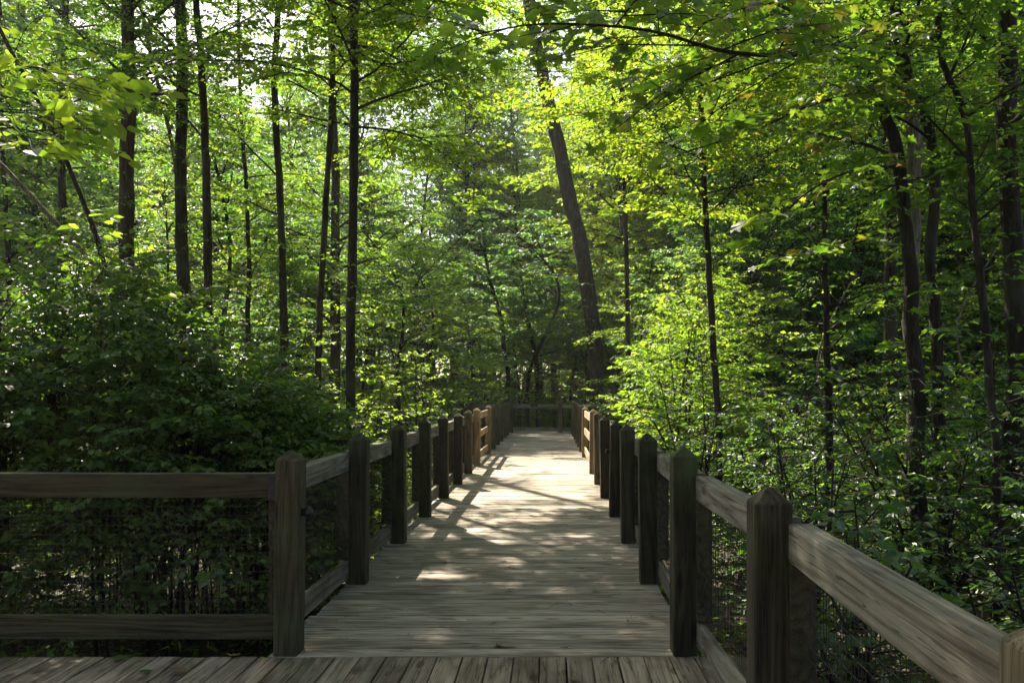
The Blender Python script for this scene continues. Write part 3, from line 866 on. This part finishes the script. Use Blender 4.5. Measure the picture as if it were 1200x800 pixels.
# right side
hero('great_tree', 'big leaning trunk that rises behind the far end of the walk', [(620, 0), (633, 75), (650, 155), (668, 235), (686, 325), (697, 420), (700, 520)], 33, 20, 24, bark='bark_brown', n=26, t0=.62, Lm=4.2, leaf=.16, tmpl=DIAM, spacing=.11, seed=16, leafmat='leaf_bright', wtop=12, gap=.3)
hero('young_tree', 'thin wavy dark trunk standing over the bright sunlit sapling', [(818, 20), (821, 130), (825, 220), (831, 330), (838, 440), (842, 520)], 14, 8, 13.5, n=64, t0=.36, Lm=3.2, seed=17, leafmat='leaf_bright')
OX = [([(1012, 36, 9), (950, 62, 7.8), (860, 62, 6.6), (760, 36, 5.8), (640, 28, 5.3), (560, 40, 5.0)], .035),
      ([(1030, 110, 9), (960, 120, 8.2), (890, 150, 7.5), (800, 180, 7.2)], .028),
      ([(1055, 195, 9), (1000, 200, 8.6), (940, 230, 8.2), (885, 290, 8.0)], .022),
      ([(1058, 262, 9), (990, 290, 8.8), (930, 300, 8.4), (884, 290, 8.2)], .018),
      ([(1020, 70, 9), (940, 20, 7.8), (850, -20, 6.8), (740, -40, 6.2)], .03)]
hero('forest_tree', 'slim trunk right of the big leaning one, rising from the bright saplings', [(727, 20), (730, 180), (734, 330), (737, 450)], 24, 6, 19, n=50, t0=.70, Lm=3.4, seed=27, leaf=.10)
hero('forked_tree', 'thick dark double-curved trunk with long branches arching over the walk', [(1003, -20), (1013, 40), (1030, 110), (1052, 170), (1063, 230), (1068, 300), (1070, 380), (1074, 500), (1075, 600)], 9, 18, 10, n=16, t0=.45, Lm=2.3, leaf=.115, tmpl=STAR, spacing=.085, seed=18, extra=OX, leafmat='leaf_vine', wtop=11, gap=.22)
hero('young_tree', 'dark wavy trunk close to the right of the thick branching one', [(1046, -20), (1064, 80), (1082, 130), (1092, 165), (1096, 230), (1092, 300), (1098, 400), (1103, 500), (1104, 600)], 9.5, 14, 10.5, n=18, t0=.42, Lm=2.0, seed=19, leafmat='leaf_mid', wtop=10)
hero('forest_tree', 'pale trunk half hidden behind the two dark curving ones', [(1059, -20), (1063, 100), (1067, 160), (1070, 300), (1070, 420)], 14, 18, 15, bark='bark_pale', n=26, t0=.4, Lm=2.4, seed=20, leafmat='leaf_bright')
hero('young_tree', 'slim dark trunk bent where it forks, left of the thickest right-hand trunk', [(1098, 20), (1110, 90), (1122, 112), (1134, 150), (1142, 250), (1152, 340), (1158, 430), (1166, 520), (1168, 620)], 8, 10, 8, n=16, t0=.45, Lm=1.7, seed=21, leafmat='leaf_mid',
     extra=[([(1112, 92, 8), (1135, 40, 8), (1150, -10, 8)], .018), ([(1140, 240, 8), (1190, 190, 8.4), (1230, 150, 9)], .014)])
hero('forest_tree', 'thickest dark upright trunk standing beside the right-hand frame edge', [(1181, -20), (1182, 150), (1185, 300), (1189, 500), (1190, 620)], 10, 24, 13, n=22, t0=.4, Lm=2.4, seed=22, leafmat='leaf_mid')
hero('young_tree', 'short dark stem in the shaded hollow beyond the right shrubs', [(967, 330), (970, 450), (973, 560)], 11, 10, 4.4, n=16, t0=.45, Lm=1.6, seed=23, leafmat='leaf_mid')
hero('forest_tree', 'dim trunk deep in the shaded hollow between slim stems', [(1040, 150), (1042, 300), (1043, 440)], 18, 15, 15, n=28, t0=.35, Lm=2.5, seed=24)
hero('young_tree', 'crooked small dark stem over the far end railing, leaning left', [(575, 330), (584, 360), (588, 385), (594, 430), (594, 470)], 36, 6, 9, n=20, t0=.45, Lm=2.4, leaf=.14, tmpl=DIAM, seed=25, leafmat='leaf_cool')
hero('young_tree', 'crooked small dark stem over the far end railing, leaning right', [(612, 340), (618, 370), (627, 420), (630, 470)], 37, 6, 9.5, n=20, t0=.45, Lm=2.4, leaf=.14, tmpl=DIAM, seed=26, leafmat='leaf_cool')


# ------------------------------------------------------------------ saplings and shrubs by the walk
def shrub(name, label, x, y, h, spread, stems=5, seed=1, leafmat='leaf_bright', leaf=.09, tmpl=OVAL, n=9, group=None, spacing=.030, t0=.25, Lm=None, z=None, cat='shrub', elev=(0, 40), carve=True, place=True):
    rng = np.random.default_rng(seed)
    gz = float(ground_z(x, y)) if z is None else z
    base = np.array([x, y, gz])
    c = Crown(rng, leaf, tmpl, spacing, flat=.7, droop=.5, origin=base if place else (500, 500, 0), carve=carve)
    rad0 = .012 + .006 * h
    first = None
    for k in range(stems):
        a = k * 6.283 / stems + rng.normal(0, .4); s = spread * rng.uniform(.35, 1.0) * (0 if k == 0 else 1)
        hh = h * rng.uniform(.75, 1.05)
        ctl = np.array([[.06 * math.cos(a), .06 * math.sin(a), -.15], [s * .3 * math.cos(a), s * .3 * math.sin(a), hh * .4], [s * math.cos(a), s * math.sin(a), hh]])
        ctl[1:] += rng.normal(0, .05 * h, (2, 3))
        T = smooth_line(ctl, 12)
        if first is None: first = T
        else: tube(c.wood, T, np.linspace(rad0, .005, 12), 5)
        c.grow(T, n + 3, t0, 1.0, lambda t: (Lm or spread * .8) * (1.1 - .6 * t), elev, r_limb=.009, gap=.16, reach=.5)
    root = empty(name, tuple(base)); tag(root, label, cat, group)
    tube(c.wood, first, np.linspace(rad0, .005, 12), 6)
    c.wood.build('stem', [M['bark_dark']], root)
    c.crown.build('foliage', [M[leafmat], M['twig']], root)
    return root


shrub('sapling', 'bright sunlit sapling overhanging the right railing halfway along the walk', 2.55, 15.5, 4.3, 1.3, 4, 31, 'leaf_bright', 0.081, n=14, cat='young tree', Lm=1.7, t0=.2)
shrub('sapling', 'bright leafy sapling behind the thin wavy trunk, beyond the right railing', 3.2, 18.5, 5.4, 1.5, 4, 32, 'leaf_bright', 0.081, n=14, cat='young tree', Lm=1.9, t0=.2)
shrub('shrub', 'bushy shrub with pale glinting leaves crowding the fifth right-hand post', 2.0, 11.2, 2.5, 1.0, 6, 33, 'leaf_glossy', 0.063, n=10, t0=.15)
shrub('shrub', 'low dense shrub with glinting leaves just beyond the two near right posts', 2.35, 7.6, 2.05, 1.0, 6, 34, 'leaf_glossy', 0.063, n=10, t0=.12)
shrub('shrub', 'broad glinting shrub below the dark branching trunk', 3.7, 8.4, 2.4, 1.25, 7, 35, 'leaf_glossy', 0.067, n=10, t0=.12)
shrub('shrub', 'dark leafy shrub reaching the right frame edge above the near rail', 4.3, 6.6, 2.3, 1.1, 7, 36, 'leaf_glossy', 0.059, n=10, t0=.1)
shrub('shrub', 'low dark shrub filling the space right below the nearest rail', 3.0, 5.3, 1.5, .9, 7, 37, 'leaf_glossy', 0.056, n=9, t0=.1)
shrub('shrub', 'shrub with large soft leaves leaning over the second right-hand post', 1.75, 4.9, 1.75, .6, 5, 38, 'leaf_glossy', 0.074, n=8, t0=.2, tmpl=WIDE)
shrub('shrub', 'rounded shrub between the thin wavy trunk and the dark branching trunk', 3.6, 12.2, 2.6, 1.3, 7, 45, 'leaf_glossy', 0.067, n=12, t0=.1)
shrub('shrub', 'tall loose shrub in front of the shaded hollow on the right', 4.9, 10.0, 2.9, 1.3, 7, 46, 'leaf_mid', 0.067, n=12, t0=.1)
shrub('shrub', 'dense shrub around the foot of the thickest right-hand trunk', 5.4, 8.6, 2.6, 1.3, 7, 47, 'leaf_glossy', 0.063, n=12, t0=.08)
shrub('shrub', 'low leafy shrub tucked under the wire mesh of the right railing', 1.9, 6.2, 1.3, .7, 6, 48, 'leaf_mid', 0.052, n=10, t0=.08)
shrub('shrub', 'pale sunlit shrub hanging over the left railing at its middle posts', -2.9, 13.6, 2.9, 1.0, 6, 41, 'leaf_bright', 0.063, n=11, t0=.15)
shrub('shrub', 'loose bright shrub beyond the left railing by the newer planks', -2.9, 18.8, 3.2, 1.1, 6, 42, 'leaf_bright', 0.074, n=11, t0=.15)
shrub('shrub', 'shaggy green shrub between the vine mound and the black trunk', -3.2, 10.2, 2.3, 1.0, 6, 43, 'leaf_mid', 0.059, n=11, t0=.12)
shrub('shrub', 'small-leaved shrub right behind the nearest left-hand posts', -2.6, 7.9, 1.7, .7, 6, 44, 'leaf_mid', 0.052, n=9, t0=.1)


# ------------------------------------------------------------------ vine mound by the landing
def vine_mound(label, x, y, rx, ry, h, seed, clumps=420):
    rng = np.random.default_rng(seed); gz = float(ground_z(x, y)); base = np.array([x, y, gz])
    root = empty('vine_mound', tuple(base)); tag(root, label, 'shrub', 'vine covered mounds behind the dark railing')
    c = Crown(rng, .056, WIDE, .034, flat=.55, droop=.8, origin=base, keep=lambda w: (w[:, 1] > 5.02), twig_r=.004)
    lf = c.crown; st = c.wood
    # leafy runners over the uneven dome: dense on the crown, thinning down the sides so that the inside shows dark
    th = rng.random(clumps) * 6.283; rr = np.sqrt(rng.random(clumps)) * 1.02
    ux, uy = rr * np.cos(th), rr * np.sin(th)
    dome = np.sqrt(np.clip(1 - .9 * rr ** 2.4, .02, 1))
    lump = 1 + .20 * np.sin(ux * 5.1 + seed) * np.cos(uy * 4.3 + 1) + .08 * rng.normal(0, 1, clumps)
    C = np.stack([ux * rx, uy * ry, h * dome * lump - rng.exponential(.06, clumps) * h], 1)
    keep = C[:, 2] > h * rng.uniform(.22, .70, clumps)
    C = C[keep]; ux, uy, rr = ux[keep], uy[keep], rr[keep]; m = len(C)
    out = nrm(np.stack([ux / rx, uy / ry, np.full(m, .12)], 1)); out += rng.normal(0, .45, out.shape) * np.array([1, 1, .5])
    c._twigs(C, nrm(out), rng.uniform(.25, .9, m), 2)
    up = rng.integers(m, size=int(m * .07)); dd = out[up] * .5; dd[:, 2] = rng.uniform(.5, 1.2, len(up))
    c._twigs(C[up], nrm(dd), rng.uniform(.4, .8, len(up)), 2)          # shoots that stand out of the cover
    # hanging runners with few small leaves
    k = rng.integers(m, size=int(m * .5)); A = C[k]; ln = rng.uniform(.3, 1.3, len(k))
    E = A + np.stack([rng.normal(0, .3, len(k)), rng.normal(0, .3, len(k)), -ln], 1); E[:, 2] = np.maximum(E[:, 2], .02)
    Bm = (A + E) / 2 + rng.normal(0, .12, A.shape)
    sticks(st, A, Bm, E, np.full(len(k), .005), np.full(len(k), .003))
    cn = np.maximum(2, (ln / .16).astype(int)); i = np.repeat(np.arange(len(k)), cn); q = rng.random(len(i))[:, None]
    P = A[i] * (1 - q) + E[i] * q + rng.normal(0, .05, (len(i), 3))
    ok = c._allow(P)
    d = rng.normal(0, 1, (len(i), 3)); d[:, 2] -= .6; nn = rng.normal(0, .7, (len(i), 3)); nn[:, 2] += .8
    put_leaves(lf, P[ok], d[ok], nn[ok], rng.uniform(.03, .055, len(i))[ok], WIDE, 0)
    # woody stems under the cover
    for k in range(34):
        a = rng.random() * 6.283; q = math.sqrt(rng.random()) * .85
        bx, by = q * rx * math.cos(a), q * ry * math.sin(a)
        ctl = [[bx * .8, by * .8, -.2], [bx * .9 + rng.normal(0, .12), by * .9 + rng.normal(0, .12), h * .4], [bx + rng.normal(0, .3), by + rng.normal(0, .3), h * .85 * math.sqrt(max(.1, 1 - q * q))]]
        tube(st, smooth_line(ctl, 10), np.linspace(rng.uniform(.008, .026), .006, 10), 5)
    st.build('stem', [M['bark_dark']], root)
    lf.build('foliage', [M['leaf_vine'], M['twig']], root)
    return root


vine_mound('largest vine-covered mound, broad and dark underneath, behind the dark railing', -4.4, 7.9, 2.2, 1.9, 2.6, 51, 1700)
vine_mound('lower vine mound sloping down towards the black trunk and left railing', -2.9, 7.6, 1.15, 1.5, 2.1, 52, 760)
vine_mound('vine mound cut by the left frame edge, tall and deeply shaded', -7.0, 8.8, 1.8, 2.0, 2.7, 53, 1100)

shrub('shrub', 'loose bright sprays of larger leaves growing out of the top of the largest mound', -4.9, 7.4, 2.9, .8, 5, 61, 'leaf_mid', .085, n=7, t0=.55, tmpl=WIDE)
shrub('shrub', 'light green feathery bush between the largest mound and the black trunk', -3.7, 10.8, 3.1, .9, 6, 62, 'leaf_bright', .07, n=10, t0=.3)

# ------------------------------------------------------------------ repeated forest: a few kinds, copied
def proto_tall(seed, h, r, leafmat, bark, t0, Lm, n, leaf=.125, spacing=.052, lean=.9, flat=.8, elev=(5, 62)):
    rng = np.random.default_rng(seed)
    ctl = np.array([[0, 0, -.4], [rng.normal(0, .15), rng.normal(0, .15), h * .3], [rng.normal(0, lean * .6), rng.normal(0, lean * .6), h * .65], [rng.normal(0, lean), rng.normal(0, lean), h]])
    T = smooth_line(ctl, 26)
    c = Crown(rng, leaf, DIAM, spacing, flat=flat, droop=.45, origin=(500, 500, 0), carve=False, twig_r=.006)
    env = rng.uniform(.55, 1.3, 9)          # an uneven outline: some levels reach out, some hold back
    c.grow(T, n, t0, .99, lambda t: Lm * (1.1 - .65 * max(0, (t - t0) / (1 - t0)) ** 2) * np.interp(t, np.linspace(0, 1, 9), env), elev, r_limb=r * .3, gap=.22, reach=.5)
    hh = np.clip(T[:, 2] / h, 0, 1)
    return make_tree('forest_tree', '', 'tree', rng, T, r * (1.1 - .85 * hh) * (1 + .4 * np.exp(-np.clip(T[:, 2], 0, 9) * 2.5)), leafmat, bark, c, sides=9)


TALL = [proto_tall(101, 19, .17, 'leaf_bright', 'bark_dark', .16, 4.0, 68), proto_tall(102, 21, .22, 'leaf_mid', 'bark_brown', .2, 4.4, 68),
        proto_tall(103, 17, .13, 'leaf_cool', 'bark_dark', .14, 3.7, 64), proto_tall(104, 20, .19, 'leaf_mid', 'bark_dark', .28, 4.2, 60)]
HIGH = [proto_tall(105, 19, .2, 'leaf_mid', 'bark_dark', .50, 4.6, 44), proto_tall(106, 18, .18, 'leaf_mid', 'bark_brown', .54, 4.4, 40)]
UNDER = [proto_tall(111, 7.5, .06, 'leaf_bright', 'bark_dark', .14, 2.5, 34, .095, .048, .7, .65, (-5, 48)), proto_tall(112, 6.0, .05, 'leaf_mid', 'bark_dark', .12, 2.2, 30, .09, .048, .7, .65, (-5, 48)),
         proto_tall(113, 9.0, .08, 'leaf_cool', 'bark_dark', .16, 2.8, 36, .10, .05, .9, .65, (-5, 48)), proto_tall(114, 5.0, .04, 'leaf_bright', 'bark_pale', .1, 2.0, 28, .085, .045, .6, .65, (-5, 48))]
LOW = [shrub('shrub', '', 0, 0, 2.0, 1.0, 6, 121, 'leaf_mid', .08, n=11, t0=.08, tmpl=DIAM, spacing=.036, carve=False, z=0, place=False), shrub('shrub', '', 0, 0, 1.6, .9, 6, 122, 'leaf_bright', .075, n=11, t0=.08, tmpl=DIAM, spacing=.036, carve=False, z=0, place=False),
       shrub('shrub', '', 0, 0, 2.7, 1.1, 6, 123, 'leaf_cool', .085, n=12, t0=.08, tmpl=DIAM, spacing=.038, carve=False, z=0, place=False)]
USED = set()


def stand(protos, k, x, y, label, group, scale=1.0, rot=0.0):
    p = protos[k % len(protos)]
    o = p if p.name not in USED else copy_tree(p)
    USED.add(p.name)
    o.location = (x, y, float(ground_z(x, y)) - .05); o.scale = (scale, scale, scale); o.rotation_euler.z = rot
    o['label'] = label; o['group'] = group
    return o


def near_sun_shaft(x, y, reach, zlo, zhi):
    for z in np.linspace(zlo, zhi, 8):
        t = z / SUN[2]
        for lx, ly in ((0, 12), (0, 14.5), (0, 17)):
            if math.hypot(x - (lx + SUN[0] * t), y - (ly + SUN[1] * t)) < reach: return True
    return False


rs = random.Random(21)
def scatter(n, y0, y1, mind, half=.72, avoid=2.6, shaft=None, tries=6000, thin=None):
    out = []
    for _ in range(tries):
        if len(out) >= n: break
        y = math.sqrt(rs.uniform(y0 * y0, y1 * y1)); x = rs.uniform(-half, half - .12) * y - .0
        if abs(x + .35) < avoid and y < 33.5: continue
        if any((x - a) ** 2 + (y - b) ** 2 < mind ** 2 for a, b in out): continue
        if thin and thin(x, y): continue
        if shaft and near_sun_shaft(x, y, *shaft): continue
        out.append((x, y))
    return out


for k, (x, y) in enumerate(scatter(84, 21, 72, 3.0, avoid=4.2, shaft=(3.6, 4, 24), thin=lambda x, y: (-.60 < x / y < -.27 and rs.random() < (.8 if y < 38 else .3)) or (-14 < x < 2.5 and y < 57 and rs.random() < .9))):
    stand(TALL, k, x, y, 'tall slender tree among the many trees of the background wood', 'tall trees of the background wood', rs.uniform(.85, 1.2), rs.random() * 6.28)
for k, (x, y) in enumerate(scatter(110, 13.5, 50, 2.0, avoid=3.4, shaft=(2.6, 1, 9))):
    stand(UNDER, k, x, y, 'slim understorey tree with layered leaves among the background trees', 'understorey trees of the background wood', rs.uniform(.8, 1.25), rs.random() * 6.28)
for k, (x, y) in enumerate(scatter(130, 10.5, 46, 1.5, avoid=2.3)):
    stand(LOW, k, x, y, 'leafy shrub among the undergrowth below the background trees', 'shrubs below the background trees', rs.uniform(.75, 1.3), rs.random() * 6.28)
for k, (x, y, sc_) in enumerate([(-2.6, 57, 1.2), (-8.5, 52, 1.1), (1.6, 54, 1.2), (-5.5, 55, 1.2), (4.4, 47, 1.0), (-24, 62, 1.1), (-18, 59, 1.0), (-31, 66, 1.15)]):
    stand(TALL, (0, 2, 0, 1, 3, 0, 2, 1)[k], x, y, 'tall slender tree among the many trees of the background wood', 'tall trees of the background wood', sc_, k * 1.9)
for k, (x, y) in enumerate(scatter(60, 44, 74, 1.8, half=.5, avoid=0)):
    stand(LOW, k, x, y, 'leafy shrub among the undergrowth below the background trees', 'shrubs below the background trees', rs.uniform(1.2, 1.7), rs.random() * 6.28)
for k, (x, y) in enumerate([(-3.0, 34.5), (.7, 36.2), (3.4, 34.8), (-1.4, 38.5), (2.2, 40.5), (-4.8, 37.5), (-4.6, 27.0)]):
    stand(UNDER, (1, 0, 3, 0, 2, 3, 1)[k], x, y, 'slim understorey tree with layered leaves among the background trees', 'understorey trees of the background wood', (1, 1, 1.1, 1.05, 1, 1.1, 1.45)[k], k * 1.3)
# trees behind the viewer close the wood and shade the landing
for k, (x, y) in enumerate([(-5.5, -4.5), (4.6, -4), (-1.5, -7), (8.5, 1.0), (-8.5, 2), (3.5, -10), (-5, -11), (10, -6), (-11, -4), (2.7, 1.2), (3.0, -1.8), (.6, -4.8), (-3.2, -4.4), (-8.6, -1.5), (5.8, 3.4)]):
    stand(HIGH, k, x, y, 'tall tree of the wood behind the landing', 'trees behind the landing', 1.0, k * 1.7)

# ------------------------------------------------------------------ far wood, undergrowth, litter
rng = np.random.default_rng(77)
fw = MB(); n = 6500
cx = rng.uniform(-82, 72, n); cyy = rng.uniform(82, 108, n); cz = rng.uniform(0, 1, n) ** 1.15 * 44
low_ = (cx / cyy > -.58) & (cx / cyy < -.26); cz[low_] *= .62; cz[np.abs(cx + 6) < 22] *= 1.28
for k in range(n):
    m = rng.integers(34, 70); s = rng.uniform(.9, 2.1)
    p = np.stack([cx[k] + rng.normal(0, s, m), cyy[k] + rng.normal(0, s, m), GZ + 1.6 + cz[k] + rng.normal(0, s * .5, m)], 1)
    d = rng.normal(0, 1, (m, 3)); d[:, 2] -= .3; nn = rng.normal(0, 1, (m, 3)); nn[:, 2] += .5
    put_leaves(fw, p, d, nn, rng.uniform(.34, .60, m), DIAM, int(k % 2))
for k in range(70):
    x, y = rng.uniform(-75, 68), rng.uniform(82, 98)
    tube(fw, [[x, y, GZ], [x + rng.normal(0, .5), y, 9], [x + rng.normal(0, 1), y, 20]], [.3, .22, .08], 6, 2)
tag(fw.build('far_woodland', [M['leaf_cool'], M['leaf_mid'], M['bark_dark']]), 'dense far woodland closing the view', kind='stuff')

ug = MB(); n = 5200
y = np.sqrt(rng.uniform(3.0 ** 2, 34 ** 2, n)); x = rng.uniform(-.78, .70, n) * y - rng.uniform(0, 1.0, n)
ok = ~((x > -1.7) & (x < 1.05)) & ~((y < 5.0) & (x < 1.0)); x, y = x[ok], y[ok]
P = np.stack([x, y, ground_z(x, y)], 1)
hgt = rng.uniform(.12, .55, len(P))
i = np.repeat(np.arange(len(P)), 14)
off = rng.normal(0, 1, (len(i), 3)) * np.array([.16, .16, 0]); off[:, 2] = hgt[i] * rng.uniform(.25, 1.0, len(i))
d = off * np.array([1, 1, 0]) + rng.normal(0, .08, (len(i), 3)); nn = np.stack([rng.normal(0, .4, len(i)), rng.normal(0, .4, len(i)), np.ones(len(i))], 1)
put_leaves(ug, P[i] + off, d, nn, rng.uniform(.05, .12, len(i)), OVAL, 0)
top = P.copy(); top[:, 2] += hgt
sticks(ug, P, (P + top) / 2, top, np.full(len(P), .004), np.full(len(P), .002), 1)
tag(ug.build('undergrowth', [M['leaf_mid'], M['twig']]), 'low leafy seedlings covering the forest floor', kind='stuff')

lt = MB(); n = 26000
y = np.sqrt(rng.uniform(2.0, 22 ** 2, n)); x = rng.uniform(-.85, .75, n) * y - .5
P = np.stack([x, y, ground_z(x, y) + .012], 1)
d = rng.normal(0, 1, (n, 3)); d[:, 2] *= .25; nn = rng.normal(0, .28, (n, 3)); nn[:, 2] += 1
put_leaves(lt, P, d, nn, rng.uniform(.05, .11, n), WIDE, 0)
tag(lt.build('leaf_litter', [M['litter']]), 'dry brown leaf litter lying on the forest floor', kind='stuff')

cb = MB(); n = 420
y = 1.6 + 26 * rng.random(n) ** 1.6; x = np.where(rng.random(n) < .5, rng.uniform(-1.4, .68, n), np.where(rng.random(n) < .5, -1.42 + rng.exponential(.12, n), .68 - rng.exponential(.12, n)))
m_ = y < 4.8; x[m_] = rng.uniform(-3.2, .7, m_.sum()); x = np.clip(x, -3.3, .72)
P = np.stack([x, y, np.full(n, .006)], 1); d = rng.normal(0, 1, (n, 3)); d[:, 2] *= .1; nn = rng.normal(0, .22, (n, 3)); nn[:, 2] += 1
put_leaves(cb, P, d, nn, rng.uniform(.010, .034, n), DIAM, 0)
k = 130; a_ = np.stack([rng.uniform(-1.4, .66, k), 3 + 20 * rng.random(k) ** 1.5, np.full(k, .006)], 1); th = rng.random(k) * 6.28; ln = rng.uniform(.03, .13, k)
e_ = a_ + np.stack([np.cos(th) * ln, np.sin(th) * ln, np.zeros(k)], 1)
sticks(cb, a_, (a_ + e_) / 2 + np.array([0, 0, .003]), e_, np.full(k, .0022), np.full(k, .0012), 1)
tag(cb.build('leaf_crumbs', [M['litter'], M['twig']]), 'small leaf crumbs and bits of twig strewn over the planks', kind='stuff')

# ------------------------------------------------------------------ leaves fallen on the deck
def fallen(label, px, py, size, green, yaw, tmpl=WIDE, curl=.3, cat='leaf'):
    d = 1500.0 / (py - 458.0); x = (px - 646) * d / 1000
    T, F = tmpl
    V = T * size; V = V.copy(); V[:, 2] = V[:, 2] * .6 + curl * (V[:, 1] ** 2 + (V[:, 0] - size / 2) ** 2) / size
    mb = MB(); mb.add(V, F, 0, False)
    o = mb.build('fallen_leaf', [M['leaf_mid'] if green else M['litter']], None, (x, d, .008)); o.rotation_euler.z = yaw
    tag(o, label, cat, 'leaves fallen on the planks')


fallen('largest curled brown leaf on the landing planks', 200, 789, .11, False, .3, STAR, .5)
fallen('green leaf on the landing below the dark railing', 143, 774, .12, True, 2.2, STAR, .15)
fallen('second smaller green leaf right beside a green leaf on the landing', 163, 790, .075, True, .9)
fallen('tiny green leaf near the wide brown one on the landing', 220, 779, .04, True, .2)
fallen('brown leaf lying against the foot of the dark railing', 270, 771, .075, False, 1.1, STAR, .4)
fallen('dark brown leaf at the bottom edge on the landing planks', 668, 797, .06, False, -.4, WIDE, .6)
fallen('small brown leaf on the first crosswise planks', 585, 758, .07, False, 1.9, STAR, .4)
fallen('small green leaf lying alone in the middle of the walk', 630, 648, .09, True, .1)
fallen('dark curled leaf between the sun patches on the walk', 502, 661, .075, False, 2.7, WIDE, .6)
fallen('pale dry leaf by the second left-hand post', 403, 722, .05, False, .5)
fallen('brown leaf beside the second right-hand post', 696, 693, .06, False, 1.4, WIDE, .5)
fallen('tiny brown leaf ahead of the third right-hand post', 658, 631, .06, False, .6)

# ------------------------------------------------------------------ damp air
HAZE = 0.00035
if HAZE:
    hm, nt, out = new_mat('damp_air')
    pv = nt.nodes.new('ShaderNodeVolumePrincipled'); pv.inputs['Density'].default_value = HAZE
    pv.inputs['Color'].default_value = (0.92, 0.96, 0.95, 1); pv.inputs['Anisotropy'].default_value = 0.35
    L(nt, pv.outputs[0], out.inputs['Volume'])
    hb = MB(); box(hb, -320, 320, -320, 420, GZ - 1.4, 64, 0.0)
    tag(hb.build('haze', [hm]), 'thin damp air between the trees', kind='stuff')
    cy.volume_bounces = 1
